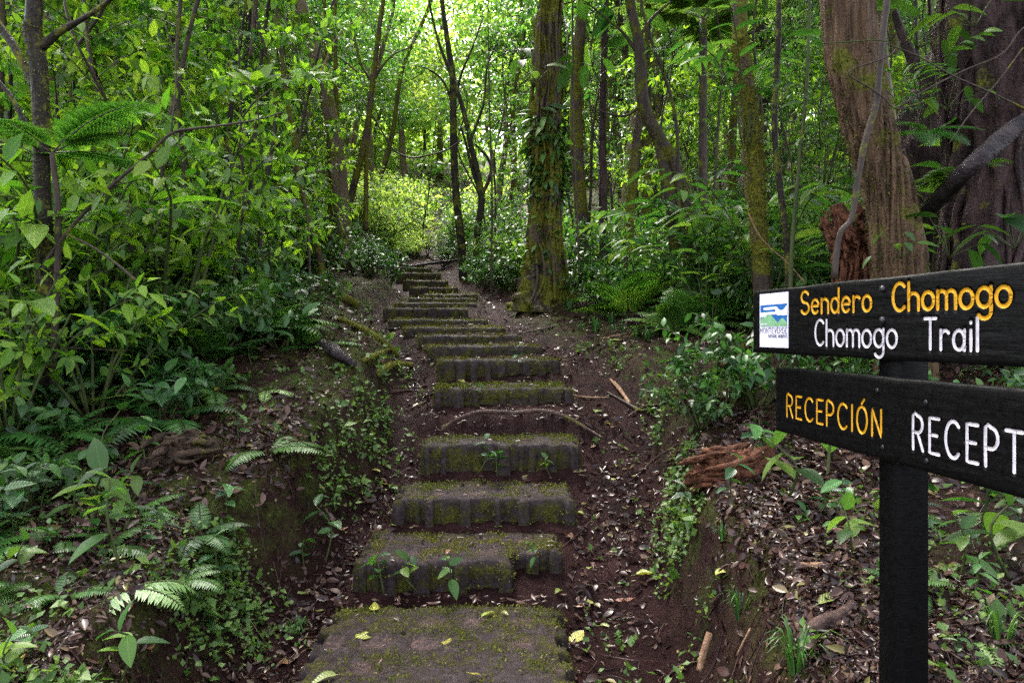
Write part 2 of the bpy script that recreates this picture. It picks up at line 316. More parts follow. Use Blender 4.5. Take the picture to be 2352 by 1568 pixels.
def frond(g, gs, rs, base, az, L, el, arch=.9, npin=16, pl=.26, bi=0, tint=.5, T=T_PIN):
    e = np.array([math.cos(az), math.sin(az), 0]); t = np.linspace(0, 1, 14)
    ang = R(el) - arch * t ** 1.3 * 1.4; step = np.stack([np.cos(ang), np.sin(ang)], -1) * L / 13
    xy = np.concatenate([[[0, 0]], np.cumsum(step[:-1], 0)]); p = base + e * xy[:, :1] + np.array([0, 0, 1.]) * xy[:, 1:] + np.cross(e, [0, 0, 1]) * (rs.normal(0, .04) * L * t ** 2)[:, None]
    tube(gs, p, (.0045, .0015), 4, 14, cap=False)
    tt = np.linspace(.16, .985, npin); ii = np.clip((tt * 13).astype(int), 0, 12); f = (tt * 13 - ii)[:, None]; o = p[ii] * (1 - f) + p[ii + 1] * f
    tg = nrm(p[ii + 1] - p[ii]); sd = nrm(np.cross(tg, [0, 0, 1.])); up = np.cross(sd, tg)
    ln = L * pl * np.sin(np.pi * np.clip(tt * .93 + .07, 0, 1) ** .75) ** .8 + .01
    for s in (-1, 1):
        d = nrm(sd * s + tg * .38 - up * .12 + rs.normal(0, .04, o.shape))
        if not bi: leaves(g, T, o, d, up, ln, np.clip(tint + rs.normal(0, .12, npin), 0, 1))
        else:
            k = bi; q = np.linspace(.08, 1, k); oo = (o[:, None] + d[:, None] * (ln[:, None] * q)[..., None]).reshape(-1, 3); l2 = (ln[:, None] * .24 * (1.12 - q) ** .6).ravel() + .003
            dn, un = np.repeat(d, k, 0), np.repeat(up, k, 0); cr = nrm(np.cross(dn, un))
            for s2 in (-1, 1): leaves(g, T_KN, oo, cr * s2 + dn * .5, un, l2 * 1.3, np.clip(tint + rs.normal(0, .12, len(oo)), 0, 1), .95)
def gen_fern(seed, nf, L, el=(35, 75), npin=18, bi=0, pl=.24, trunk=0, arch=.9, tr_=.02):
    rs = np.random.RandomState(seed); g, gs = G(), G()
    if trunk: tube(gs, [(0, 0, -.5), (.03, 0, trunk * .5), (0, 0, trunk)], (tr_, tr_ * .75), 8, 12, .3, 9, seed)
    for i in range(nf): frond(g, gs, rs, np.array([0, 0, trunk]), i * 2.4 + rs.rand(), L * rs.uniform(.65, 1.1), rs.uniform(*el), arch * rs.uniform(.7, 1.2), npin, pl, bi, rs.uniform(.25, .8))
    return gs, g
def gen_ginger(seed, nc, h, L, nl=12):
    rs = np.random.RandomState(seed); gs, gl = G(), G()
    for i in range(nc):
        az = i * 2.4 + rs.rand(); e = np.array([math.cos(az), math.sin(az), 0]); hh = h * rs.uniform(.7, 1.1)
        pts = [e * .05, e * hh * .15 + [0, 0, hh * .5], e * hh * .42 + [0, 0, hh * .9], e * hh * .75 + [0, 0, hh * .98]]; tube(gs, pts, (.008, .004), 5, 12); pa = cat(pts, 30)
        t = np.linspace(.35, 1, nl); o = pa[(t * 29).astype(int)]; tg = nrm(np.gradient(pa, axis=0))[(t * 29).astype(int)]; sd = nrm(np.cross(tg, np.cross(e, [0, 0, 1.]))) ; lat = np.cross(e, [0, 0, 1.])
        s = np.where(np.arange(nl) % 2, 1., -1.)[:, None]; d = nrm(lat * s * .85 + tg * .6 + [0, 0, -.15] + rs.normal(0, .1, (nl, 3)))
        leaves(gl, T_FN, o, d, nrm(np.array([0, 0, 1.]) + e * -.2 + rs.normal(0, .2, (nl, 3))), L * rs.uniform(.7, 1.1, nl), rs.rand(nl))
    return gs, gl
def gen_rosette(seed, nl, pet, L, T=T_F, el=(25, 70), face=.4, dz=(-.6, .25)):
    rs = np.random.RandomState(seed); gs, gl = G(), G()
    for i in range(nl):
        az = i * 2.4 + rs.normal(0, .3); e = np.array([math.cos(az), math.sin(az), 0]); a = R(rs.uniform(*el)); pl = pet * rs.uniform(.5, 1.1)
        q = e * math.cos(a) * pl + np.array([0, 0, math.sin(a) * pl]); tube(gs, [(0, 0, 0), q * .5 + [0, 0, .05 * pl], q], (.005, .003) if pet < .6 else (.012, .006), 5, 6)
        leaves(gl, T, q, e * .9 + [0, 0, rs.uniform(*dz)], nrm(np.array([0, 0, 1.]) + e * face + rs.normal(0, .2, 3)), L * rs.uniform(.65, 1.1), rs.rand())
    return gs, gl
def gen_seedling(seed, h, nl, L, T=T_F):
    rs = np.random.RandomState(seed); gs, gl = G(), G(); pts = [(0, 0, -.02), (rs.normal(0, .1) * h, rs.normal(0, .1) * h, h * .6), (rs.normal(0, .15) * h, rs.normal(0, .15) * h, h)]
    tube(gs, pts, (.004, .002), 5, 8); along(gl, rs, cat(pts, 12), nl, L, T, .35, 1., .25, .15); return gs, gl
def gen_grass(seed, nb, L):
    rs = np.random.RandomState(seed); g = G()
    for i in range(nb):
        az = rs.rand() * 6.28; e = np.array([math.cos(az), math.sin(az), 0]); l = L * rs.uniform(.6, 1.1); b = e * .02; c = rs.uniform(.25, .7)
        p = np.array([b, b + e * l * .2 * c + [0, 0, l * .45], b + e * l * .55 * c + [0, 0, l * .75], b + e * l * c + [0, 0, l * (.9 - .5 * c)]]); p = cat(p, 7); sd = np.cross(e, [0, 0, 1.]); wv = np.array([.9, 1, 1, .9, .7, .45, .1])[:, None] * .0035
        v = np.concatenate([p - sd * wv, p + sd * wv]); k = np.arange(6); g.add(v, np.stack([k, k + 1, k + 8, k + 7], -1), np.tile([0.5, .5, rs.rand()], (14, 1)))
    return g
def gen_tree(seed, H, r0, ncl, cr, L, nper, T=T_K, z0=.4, wide=.35):
    rs = np.random.RandomState(seed); gs, gl = G(), G(); pts = [np.zeros(3)]
    for k in range(1, 6): pts.append(np.array([0, 0, H * .9 * k / 5]) + np.append(rs.normal(0, .03 * H * k / 5, 2), 0))
    tube(gs, pts, (r0 * 1.4, r0, r0 * .8, r0 * .3), 9, 30, .25, 2.5, seed); pa = cat(pts, 50)
    for i in range(ncl):
        t = z0 + (1 - z0) * (i + .5) / ncl; az = i * 2.4 + rs.normal(0, .4); rr = H * wide * rs.uniform(.35, 1.) * math.sin(math.pi * min(.97, (t - z0) / (1 - z0) * .7 + .25))
        q = pa[int(t * 45)]; c = q + np.array([math.cos(az) * rr, math.sin(az) * rr, rs.uniform(.02, .12) * H]); tube(gs, [q, (q + c) / 2 + [0, 0, -.02 * H], c], (r0 * .3, r0 * .08), 5, 8)
        N = nper; p = rs.normal(0, 1, (N, 3)); p = nrm(p) * rs.rand(N, 1) ** .45 * cr * rs.uniform(.6, 1.15) * np.array([1, 1, .6])
        d = nrm(nrm(p) + np.array([0, 0, -.35]) + rs.normal(0, .5, (N, 3))); leaves(gl, T, c + p, d, nrm(np.array([0, 0, 1.]) + rs.normal(0, .55, (N, 3))), L * rs.uniform(.6, 1.3, N), np.clip(rs.normal(rs.uniform(.3, .6), .25, N), 0, 1))
    return gs, gl
# ------------------------------------------------------------------ the ground
#       front Y, top z, left x, right x, depth, yaw
ST = [(1.90, -1.34, -.86, .25, 1.41, 0), (3.48, -1.20, -.82, .27, .56, 0), (4.06, -1.02, -.71, .39, .50, 1), (4.60, -.783, -.62, .48, .46, 2),
      (5.31, -.467, -.60, .50, .60, 6), (6.00, -.275, -.65, .45, .45, 9), (6.50, -.166, -.79, .33, .50, 13), (7.05, -.068, -.95, .145, .42, 14),
      (7.50, .014, -1.18, -.05, .46, 13), (8.00, .11, -1.43, -.26, .6, 11), (8.8, .267, -1.65, -.57, .45, 4), (9.3, .36, -1.60, -.46, .5, 6),
      (9.9, .45, -1.5, -.5, .6, 8), (10.7, .55, -1.42, -.52, .7, 5), (11.8, .72, -1.77, -.93, .7, 6), (12.8, .91, -2.04, -1.2, .6, 8), (13.6, 1.12, -2.3, -1.4, .6, 8), (14.4, 1.30, -2.5, -1.7, .6, 6)]
_Y, _Z = [-10, 1.0], [-1.55, -1.42]
for _i in range(1, len(ST)):
    _a, _b = ST[_i - 1], ST[_i]; _Y += [_b[0] - .07, _b[0] - .01]; _Z += [_a[1] - (.08 if _i == 1 else .03), _a[1] + min(.03, .2 * (_b[1] - _a[1])) - (.05 if _i == 1 else 0)]
    if _i == 4: _Y[-2:] = [5.03, 5.12, 5.29]; _Z[-2:] = [-.80, -.66, -.60]
_Y += [15.5, 20, 26, 34, 50, 80, 130]; _Z += [1.5, 2.45, 3.9, 6.2, 11.5, 20, 30]
_LY = [-10, 3.31] + [s[0] for s in ST[1:]] + [16, 20, 26, 34, 60, 130]
_LX = [-.86, -.86] + [s[2] for s in ST[1:]] + [-2.75, -2.95, -2.9, -2.6, -2.6, -2.6]
_RX = [.25, .25] + [s[3] for s in ST[1:]] + [-2.0, -2.3, -2.3, -2.1, -2.1, -2.1]
_HY = [-10, 1.5, 2.2, 3.0, 3.8, 4.6, 5.4, 6.2, 7.2, 8.5, 10, 12, 15, 20, 130]
_HL = [.5, .36, .40, .50, .55, .52, .42, .33, .25, .22, .25, .30, .35, .3, .2]
_HR = [.5, .50, .52, .56, .52, .44, .30, .18, .06, .0, .02, .22, .28, .2, .2]
def tl(y): return np.interp(y, _LY, _LX)
def tr(y): return np.interp(y, _LY, _RX)
def gbase(x, y):
    z = np.interp(y, _Y, _Z); zs_ = np.interp(y, [-10, 1, 3.3, 4.5, 5.3, 6, 8, 10, 13, 15.5, 20, 26, 34, 50, 80, 130], [-1.55, -1.42, -1.40, -1.0, -.66, -.42, .0, .40, .85, 1.5, 2.45, 3.9, 6.2, 11.5, 20, 30]); u = tl(y) - x; v = x - tr(y); wob = .10 * fbm(np.stack([x * 0 + 3.3, y * 1.6, y * 0], -1), 2, 3)
    wobr = .12 * fbm(np.stack([x * 0 + 8.1, y * 1.5, y * 0], -1), 2, 5)
    gl = np.where(u > 0, -.05 * np.minimum(u / .15, 1), 0); gr = np.where(v > 0, -.05 * np.minimum(v / .15, 1), 0)
    bl = sst((u - .24 + wob) / .36); br = sst((v - .44 + wobr) / .34)
    z = z + (zs_ - z) * np.maximum(sst(np.minimum(u, 9) / .3), sst(np.minimum(v, 9) / .35))
    z = z + gl * (1 - bl) + gr * (1 - br) + bl * np.interp(y, _HY, _HL) + br * np.interp(y, _HY, _HR)
    z = z + .10 * np.clip(u - .6, 0, 14) + .12 * np.clip(v - .8, 0, 12) + .05 * np.clip(u - 8, 0, 60) + .05 * np.clip(v - 8, 0, 60)
    return z, bl, br, u, v
def gz(x, y):
    x, y = np.broadcast_arrays(np.asarray(x, float), np.asarray(y, float)); z, bl, br, u, v = gbase(x, y); o = np.zeros_like(x); k = np.clip(np.maximum(bl, br), 0, 1)
    z = z + (.012 + .03 * k) * 2 * fbm(np.stack([x * 2.5, y * 2.5, o], -1), 3, 11) + (.008 + .012 * k) * 2 * fbm(np.stack([x * 11, y * 11, o], -1), 3, 21) + .012 * fbm(np.stack([x * 27, y * 27, o], -1), 2, 22)
    far = np.clip((np.hypot(x, y) - 16) / 20, 0, 1); return z + far * 1.2 * fbm(np.stack([x * .12, y * .12, o], -1), 2, 31)
def gnorm(x, y):
    e = .03; return nrm(np.stack([-(gz(x + e, y) - gz(x - e, y)) / (2 * e), -(gz(x, y + e) - gz(x, y - e)) / (2 * e), np.ones_like(np.asarray(x, float))], -1))
def hit(px, py):
    """where the line of sight through a picture point meets the ground"""
    Y = np.concatenate([np.arange(1.3, 14, .01), np.arange(14, 60, .05)]); x = (px - CX) / F * Y; z = (HY - py) / F * Y; d = z - gz(x, Y); i = np.argmax(d < 0)
    if d[i] >= 0: i = len(Y) - 1
    return np.array([x[i], Y[i], gz(x[i], Y[i])])
def gridline(a, b, s, grow_to, k=1.09):
    m = list(np.arange(a, b + 1e-6, s)); d = s; lo = []; p = a
    while p > grow_to[0]: d *= k; p -= d; lo.append(p)
    d = s; hi = []; p = m[-1]
    while p < grow_to[1]: d *= k; p += d; hi.append(p)
    return np.array(lo[::-1] + m + hi)
xs = gridline(-3.2, 3.2, .03, (-80, 80), 1.075)
ys = np.concatenate([gridline(1.2, 8.5, .03, (-12, 8.5), 1.12), gridline(8.5, 18, .07, (8.5, 88), 1.05)[1:]])
XX, YY = np.meshgrid(xs, ys); ZZ = gz(XX, YY); _, bl, br, uu, vv = gbase(XX, YY)
g = G(); nx, ny = len(xs), len(ys); i = np.arange(ny - 1)[:, None] * nx + np.arange(nx - 1)
mossm = np.maximum(bl * (1 - .75 * sst((uu - .75) / .7)), .75 * br * (1 - .75 * sst((vv - 1.0) / .7)))
g.add(np.stack([XX, YY, ZZ], -1), np.stack([i, i + 1, i + nx + 1, i + nx], -1).reshape(-1, 4), np.stack([XX * 0, XX * 0, mossm], -1).reshape(-1, 3))
mossm = np.maximum(mossm, sst((YY - 15) / 5) * sst((np.maximum(uu, vv) - .1) / .5) * .9)
g.A[0] = np.stack([XX * 0, XX * 0, mossm], -1).reshape(-1, 3)
tag(obj("ground", g, M['ground'], org=(0, 0, 0)), kind="structure")

# ------------------------------------------------------------------ concrete steps
ordn = ["first", "second", "third", "fourth", "fifth", "sixth", "seventh", "eighth", "ninth", "tenth", "eleventh", "twelfth", "thirteenth", "fourteenth", "fifteenth", "sixteenth", "seventeenth", "eighteenth", "nineteenth", "twentieth"] + ["twenty-" + q for q in ("first", "second", "third", "fourth", "fifth", "sixth", "seventh", "eighth", "ninth")]
extra = ["long level slab with brick shaped hollows", "broad tread with its right end set back", "ribbed front above the notched step", "tall ribbed front with seedlings growing on it", "just above the bare arched root", "thick mossy right corner", "mossy, lip at eye height",
         "mossy, narrow tread", "dark ribbed side on its left", "wide and low, mossy lip", "boxy dark front, shifted left", "low and half buried", "low and leaf strewn", "low and grassy", "grey, beside the bank hollow", "small, far up the trail", "small and dark, far up", "topmost, under the root"]
def step_block(idx, Y, z, x0, x1, dep, yaw):
    rs = np.random.RandomState(100 + idx); c = .016 if idx < 7 else (.024 if idx < 10 else .04); W = x1 - x0; nx, ny = int(W / c), int(dep / c)
    ribs = []; p = .0
    while p < W: ribs.append((p, p + rs.uniform(.035, .09))); p += rs.uniform(.12, .23)
    ribs[-1] = (W - .07, W + .1); sr = []; p = rs.uniform(-.02, .05)
    while p < dep: sr.append((p, p + .06)); p += rs.uniform(.13, .18)
    rec = .042; rdp = rs.uniform(-.010, .014, 40); rch = rs.rand(40) < .18
    def fr(x, y): 
        kk = [q_ for q_, (a, b) in enumerate(ribs) if a <= x <= b]; f = (rec * .8 if rch[kk[0]] and idx > 0 else max(0, rdp[kk[0]])) if kk else rec + rdp[int(x * 30) % 40] * .5
        if idx == 1 and x > .75 * W: f += .17
        return f
    def sd(y): return 0 if any(a <= y <= b for a, b in sr) else .035
    mask = np.zeros((nx + 2, ny + 2), bool)
    F0 = [fr((a + .5) * c, 0) for a in range(nx)]; S0 = [sd((b + .5) * c) for b in range(ny)]
    for a in range(nx):
        for b in range(ny):
            x, y = (a + .5) * c, (b + .5) * c; ed = .02 * vn(np.array([x * 6, y * 6, idx + .5]))
            mask[a + 1, b + 1] = (y >= F0[a] + ed * .3 and x >= S0[b] + ed * .4 and x <= W - S0[b] * .7 - ed * .4 and y <= dep - ed) if idx else (x >= S0[b] + ed and x <= W - S0[b] - ed and y <= dep - ed)
    key = {}; V = []; A = []; Q = []; H = .5; K = 8; cs, sn = math.cos(R(yaw)), math.sin(R(yaw)); mx = (x0 + x1) / 2
    def vert(a, b, k):
        if (a, b, k) in key: return key[(a, b, k)]
        x, y = a * c, b * c; nb = [int(mask[a, b]), int(mask[a + 1, b]), int(mask[a, b + 1]), int(mask[a + 1, b + 1])]; edge = not all(nb)
        gx = (nb[0] + nb[2] - nb[1] - nb[3]) / 2.0; gy = (nb[0] + nb[1] - nb[2] - nb[3]) / 2.0
        rc = y > .02 and y < .12 and edge
        if k == 0:
            px_, py_ = (x + .03) % .205, (y + .10) % .205; pit = (.045 < px_ < .165) and (.045 < py_ < .16) and not edge and .09 < y < dep - .06 and .05 < x < W - .05
            if idx not in (0, 1, 2) or vn(np.array([int((x + .03) / .205) * 3.7 + .5, int((y + .10) / .205) * 2.9 + .5, idx * 5.3])) < .42: pit = False
            dz = -.013 * pit - (.010 if edge else 0); off = -.006 if edge else 0
            mo = .30 * (1 - min(1, min(x, W - x) / .28)) + .25 * min(1, max(0, (y - dep * .55) / (dep * .4))) - ((.22 if idx < 4 else -.12) if y < .1 else 0) - .18 * pit; at = (mo, float(pit), 0)
        else:
            dz = -H * (k / K) ** 1.15; pit = 0; off = .004 - .006 * (k / K); at = (.12 + (.32 if rc else -.10) + .15 * (k / K) * (k < 5), 0, 0)
        wx, wy = x + gx * off, y + gy * off
        X = mx + (wx - W / 2) * cs - wy * sn; Yw = Y + (wx - W / 2) * sn + wy * cs
        key[(a, b, k)] = len(V); V.append((X, Yw, z + dz)); A.append(at); return len(V) - 1
    for a in range(nx):
        for b in range(ny):
            if not mask[a + 1, b + 1]: continue
            Q.append((vert(a, b, 0), vert(a + 1, b, 0), vert(a + 1, b + 1, 0), vert(a, b + 1, 0)))
            for da, db, e in ((0, -1, ((a, b), (a + 1, b))), (0, 1, ((a + 1, b + 1), (a, b + 1))), (-1, 0, ((a, b + 1), (a, b))), (1, 0, ((a + 1, b), (a + 1, b + 1)))):
                if not mask[a + 1 + da, b + 1 + db]:
                    for k in range(K): Q.append((vert(*e[0], k), vert(*e[0], k + 1), vert(*e[1], k + 1), vert(*e[1], k)))
    V = np.array(V); A = np.array(A); q = np.array(Q)
    d = np.stack([fbm(V * 14, 3, 7), fbm(V * 14 + 31, 3, 8), fbm(V * 14 + 67, 3, 9)], -1) * np.array([.013, .014, .009]) + np.stack([fbm(V * 45, 2, 17), fbm(V * 45 + 31, 2, 18), fbm(V * 45 + 67, 2, 19)], -1) * .006
    V = V + d; V[:, 2] += .016 * fbm(V * np.array([4, 4, 0]) + idx, 2, 4); g = G(); g.add(V, q, A); lo = (mx, Y + dep / 2, z - .5)
    nm = "concrete_step" if idx else "concrete_slab"
    lab = f"{ordn[idx - 1]} concrete step up from the bottom slab, {extra[idx]}" if idx else "long level concrete slab with brick shaped hollows at the trail foot"
    o = tag(obj(nm, g, M['step'], org=lo), lab, "step" if idx else "slab", "concrete steps climbing the trail" if idx else None)
    # tufts of moss
    top = V[q].mean(1); mo = A[q][:, :, 0].mean(1); N = 6500 if idx == 0 else (5000 if idx < 5 else (2200 if idx < 10 else 500)); fn = nrm(np.cross(V[q[:, 1]] - V[q[:, 0]], V[q[:, 3]] - V[q[:, 0]]))
    pr = np.clip(mo + 1.7 * fbm(top * 9, 4, 3) + .03, 0, 1) * (top[:, 2] > z - .3); pr /= pr.sum(); ii = rs.choice(len(q), N, p=pr); gm = G()
    L = .012 if idx < 4 else (.018 if idx < 10 else .03); dd = nrm(fn[ii] * .8 + rs.normal(0, .6, (N, 3)) + [0, 0, .25])
    leaves(gm, T_K, top[ii] + rs.normal(0, c * .4, (N, 3)), dd, nrm(fn[ii] + rs.normal(0, .6, (N, 3))), L * rs.uniform(.5, 1.5, N), rs.rand(N)); tag(obj("moss", gm, M['moss'], o), kind="stuff")
for k, s in enumerate(ST): step_block(k, *s)

# ------------------------------------------------------------------ the sign
def arc(cx, cy, rx, ry, a0, a1, n=12): return [(cx + rx * math.cos(R(a)), cy + ry * math.sin(R(a))) for a in np.linspace(a0, a1, n)]
_c = arc(.24, .31, .23, .30, 0, 360, 18)
GL = {'S': (.58, [arc(.29, .75, .25, .25, 25, 270) + arc(.29, .25, .27, .25, 90, -155)[1:]]), 'e': (.50, [[(.02, .33), (.48, .33)] + arc(.25, .31, .23, .30, 4, 315)]),
      'n': (.46, [[(.02, 0), (.02, .62)], arc(.23, .38, .21, .23, 175, 0) + [(.44, 0)]]), 'd': (.50, [_c, [(.47, 1), (.47, 0)]]), 'r': (.36, [[(.02, 0), (.02, .62)], arc(.22, .36, .2, .25, 175, 45)]),
      'o': (.48, [_c]), 'C': (.58, [arc(.33, .5, .31, .5, 48, 312, 18)]), 'h': (.46, [[(.02, 0), (.02, 1)], arc(.23, .38, .21, .23, 175, 0) + [(.44, 0)]]),
      'm': (.72, [[(.02, 0), (.02, .62)], arc(.19, .40, .17, .21, 175, 0) + [(.36, 0)], arc(.53, .40, .17, .21, 175, 0) + [(.70, 0)]]), 'g': (.50, [_c, [(.47, .62), (.47, -.12)] + arc(.25, -.14, .22, .22, 0, -150)]),
      'T': (.52, [[(0, 1), (.52, 1)], [(.26, 1), (.26, 0)]]), 'a': (.50, [_c, [(.47, .62), (.47, 0)]]), 'i': (.06, [[(.03, 0), (.03, .62)], [(.03, .84), (.03, .86)]]), 'l': (.06, [[(.03, 0), (.03, 1)]]),
      'R': (.48, [[(.02, 0), (.02, 1), (.22, 1)] + arc(.22, .75, .22, .25, 85, -90) + [(.02, .5)], [(.22, .5), (.46, 0)]]), 'E': (.42, [[(.42, 1), (.02, 1), (.02, 0), (.42, 0)], [(.02, .52), (.34, .52)]]),
      'P': (.46, [[(.02, 0), (.02, 1), (.22, 1)] + arc(.22, .73, .22, .27, 85, -90) + [(.02, .46)]]), 'I': (.06, [[(.03, 0), (.03, 1)]]), 'O': (.56, [arc(.28, .5, .27, .5, 90, 450, 24)]),
      'Ó': (.56, [arc(.28, .5, .27, .5, 90, 450, 24), [(.27, 1.12), (.40, 1.28)]]), 'N': (.50, [[(.02, 0), (.02, 1), (.48, 0), (.48, 1)]]), 'M': (.6, [[(.02, 0), (.02, 1), (.3, .4), (.58, 1), (.58, 0)]]),
      'A': (.5, [[(0, 0), (.25, 1), (.5, 0)], [(.1, .35), (.4, .35)]]), 'V': (.5, [[(0, 1), (.25, 0), (.5, 1)]]), 'D': (.5, [[(.02, 0), (.02, 1), (.2, 1)] + arc(.2, .5, .29, .5, 85, -85) + [(.02, 0)]]), 'B': (.46, [[(.02, 0), (.02, 1), (.2, 1)] + arc(.2, .76, .2, .24, 85, -90) + [(.02, .52), (.2, .52)] + arc(.2, .26, .24, .26, 90, -90) + [(.02, 0)]]),
      'Q': (.56, [arc(.28, .5, .27, .5, 90, 450, 24), [(.34, .2), (.54, -.04)]]), 'U': (.5, [[(.02, 1), (.02, .28)] + arc(.25, .26, .23, .26, 180, 360) + [(.48, 1)]])}
def text(g, fr, s, u0, u1, base, cap, rad, depth=-.0022, gap=.16, h=.0, cut=None):
    wd = sum(GL[c][0] if c != ' ' else .3 for c in s) + gap * (len(s) - 1); k = (u1 - u0) / wd; x = 0; rs = np.random.RandomState(len(s))
    for c in s:
        if c == ' ': x += .3 + gap; continue
        jb = rs.normal(0, .006)
        for st in GL[c][1]:
            p = np.array([(u0 + (x + q[0]) * k, base + (q[1] + jb) * cap, 0) for q in st]); n = max(8, len(p) * 2) if len(p) > 2 else 8
            tp = cat(p, n) if len(p) > 6 else np.vstack([p[a] + (p[a + 1] - p[a]) * np.linspace(0, 1, 6)[:, None] for a in range(len(p) - 1)])
            keep = np.r_[True, np.linalg.norm(np.diff(tp, axis=0), axis=1) > 1e-6]; tp = tp[keep]
            a0, a1 = nrm(tp[0] - tp[1]), nrm(tp[-1] - tp[-2]); tp = np.vstack([tp[0] + a0 * rad, tp[0] + a0 * rad * .7, tp, tp[-1] + a1 * rad * .7, tp[-1] + a1 * rad])
            r = np.full(len(tp), rad) * (1 + rs.normal(0, .05, len(tp))); r[0] = r[-1] = rad * .1; r[1] = r[-2] = rad * .75; t = nrm(np.gradient(tp, axis=0)); sd_ = np.stack([-t[:, 1], t[:, 0], t[:, 2] * 0], -1)
            pr = [(-1, 0), (-.7, .75), (0, 1), (.7, .75), (1, 0)]
            if cut is not None:
                cl = np.r_[0, np.cumsum(np.linalg.norm(np.diff(tp, axis=0), axis=1))]; qs = np.arange(0, cl[-1] + .0006, .0006); cut += [(a, b, rad) for a, b in zip(np.interp(qs, cl, tp[:, 0]), np.interp(qs, cl, tp[:, 1]))]
            V = np.stack([tp + sd_ * (r * a)[:, None] + np.array([[0, 0, 1.]]) * (depth * b * np.minimum(1, r / rad) + h)[:, None] for a, b in pr], 1); m = len(tp)
            i = np.arange(m - 1)[:, None] * 5 + np.arange(4); g.add(fr(V.reshape(-1, 3)), np.stack([i, i + 5, i + 6, i + 1], -1).reshape(-1, 4))
        x += GL[c][0] + gap
def frame(L, D, slope):
    D = np.array([D[0], D[1], slope]); U = D / np.linalg.norm(D[:2]); N = nrm(np.array([-abs(D[1]), -abs(D[0]), 0.])); N = nrm(np.array([D[1], -D[0], 0])); Lp = np.array([L[0], L[1], 0.]); 
    return (lambda p: Lp + p[:, :1] * U + p[:, 1:2] * np.array([0, 0, 1.]) + p[:, 2:3] * N), U, N
def board(g, fr, u0, u1, v0, v1, th, seed, cut=()):
    nu, nv = int((u1 - u0) / .0022), int((v1 - v0) / .0022)
    us, vs_ = np.linspace(u0, u1, nu), np.linspace(v0, v1, nv); UU, VV = np.meshgrid(us, vs_, indexing='ij'); dist = np.full((nu, nv), 9.)
    for (a, b, r_) in cut:                    # grooves of the carved letters
        i, j = int((a - u0) / .0022), int((b - v0) / .0022); k = 5; sl = (slice(max(0, i - k), i + k + 2), slice(max(0, j - k), j + k + 2))
        dist[sl] = np.minimum(dist[sl], np.hypot(UU[sl] - a, VV[sl] - b) / r_)
    e = np.minimum.reduce([UU - u0, u1 - UU, VV - v0, v1 - VV]); nn = -.004 * np.exp(-e / .004) + .0009 * fbm(np.stack([UU * 9, VV * 90, UU * 0], -1), 3, seed) - .0048 * (1 - sst((dist - .85) / .38))
    VV = VV + .0025 * fbm(np.stack([UU * 7, UU * 0 + 3, UU * 0], -1), 3, seed + 3) * (e < .003)
    i = np.arange(nu - 1)[:, None] * nv + np.arange(nv - 1); q = np.stack([i, i + nv, i + nv + 1, i + 1], -1).reshape(-1, 4)
    g.add(fr(np.stack([UU, VV, nn], -1).reshape(-1, 3)), q); ring = [(a, 0) for a in range(nu)] + [(nu - 1, b) for b in range(1, nv)] + [(a, nv - 1) for a in range(nu - 2, -1, -1)] + [(0, b) for b in range(nv - 2, 0, -1)]
    f0 = np.array([(UU[r], VV[r], nn[r]) for r in ring]); f1 = f0.copy(); f1[:, 2] = -th + .002; m = len(ring); k = np.arange(m); k2 = (k + 1) % m
    g.add(fr(np.vstack([f0, f1])), np.stack([k, k + m, k2 + m, k2], -1)); g.add(fr(np.array([(u0, v0, -th), (u1, v0, -th), (u1, v1, -th), (u0, v1, -th)])), np.array([(0, 3, 2, 1)]))
def poly(g, fr, pts, h):
    p = np.array([(a, b, h) for a, b in pts]); c = p.mean(0); g.add(fr(p), np.arange(len(p))[None, :])
post_c = np.array([.961, 1.676])
sign = tag(empty("trail_sign", (post_c[0], post_c[1], float(gz(post_c[0], post_c[1])))), "black wooden post with two black carved boards in yellow and white letters", "sign")
fr1, U1, N1 = frame((.789, 2.24), (.194, -1.), .0045 * 1); fr2, U2, N2 = frame((.832, 2.16), (.119, -1.), .010)
K1, K2 = math.hypot(.194, 1), math.hypot(.119, 1)
g = G(); hw = .039
sec = [(-hw, -hw + .004), (-hw + .004, -hw), (hw - .004, -hw), (hw, -hw + .004), (hw, hw - .004), (hw - .004, hw), (-hw + .004, hw), (-hw, hw - .004)]
zs = np.linspace(float(gz(*post_c)) - .3, .115, 40); rows = []
for zz in zs:
    for a, b in sec:
        q = post_c + U1[:2] * a + N1[:2] * b; d = .0025 * fbm(np.array([a * 40, b * 40, zz * 6]), 3, 2); rows.append((q[0] + N1[0] * d, q[1] + N1[1] * d, zz))
k = np.arange(39)[:, None] * 8; j = np.arange(8); g.add(rows, [np.stack([k + j, k + (j + 1) % 8, k + 8 + (j + 1) % 8, k + 8 + j], -1).reshape(-1, 4), np.array([[39 * 8 + q for q in range(8)]])])
obj("post", g, M['black'], sign)
W1 = [("Sendero", .258, .542, .042, .064, .0039, 'yellow', .16), ("Chomogo", .612, .918, .040, .064, .0043, 'yellow', .13), ("Chomogo", .322, .626, -.047, .070, .0037, 'white', .13), ("Trail", .708, .845, -.048, .068, .0037, 'white', .2)]
W2 = [("RECEPCIÓN", .072, .511, -.267, .066, .0034, 'yellow', .24), ("RECEPTION", .618, 1.034, -.276, .076, .0038, 'white', .26)]
def words(fr, K, W, bx, seed, lab):
    cut = []; gs_ = []
    for (t, a, b, base, cap, rad, m, gp) in W: g = G(); text(g, fr, t, a * K, b * K, base, cap, rad, gap=gp, h=.0004, cut=cut); gs_.append((g, m))
    g = G(); board(g, fr, *bx, .026, seed, cut); o = tag(obj("board", g, M['black'], sign), lab)
    for g, m in gs_: obj("lettering", g, M[m], o)
    return o
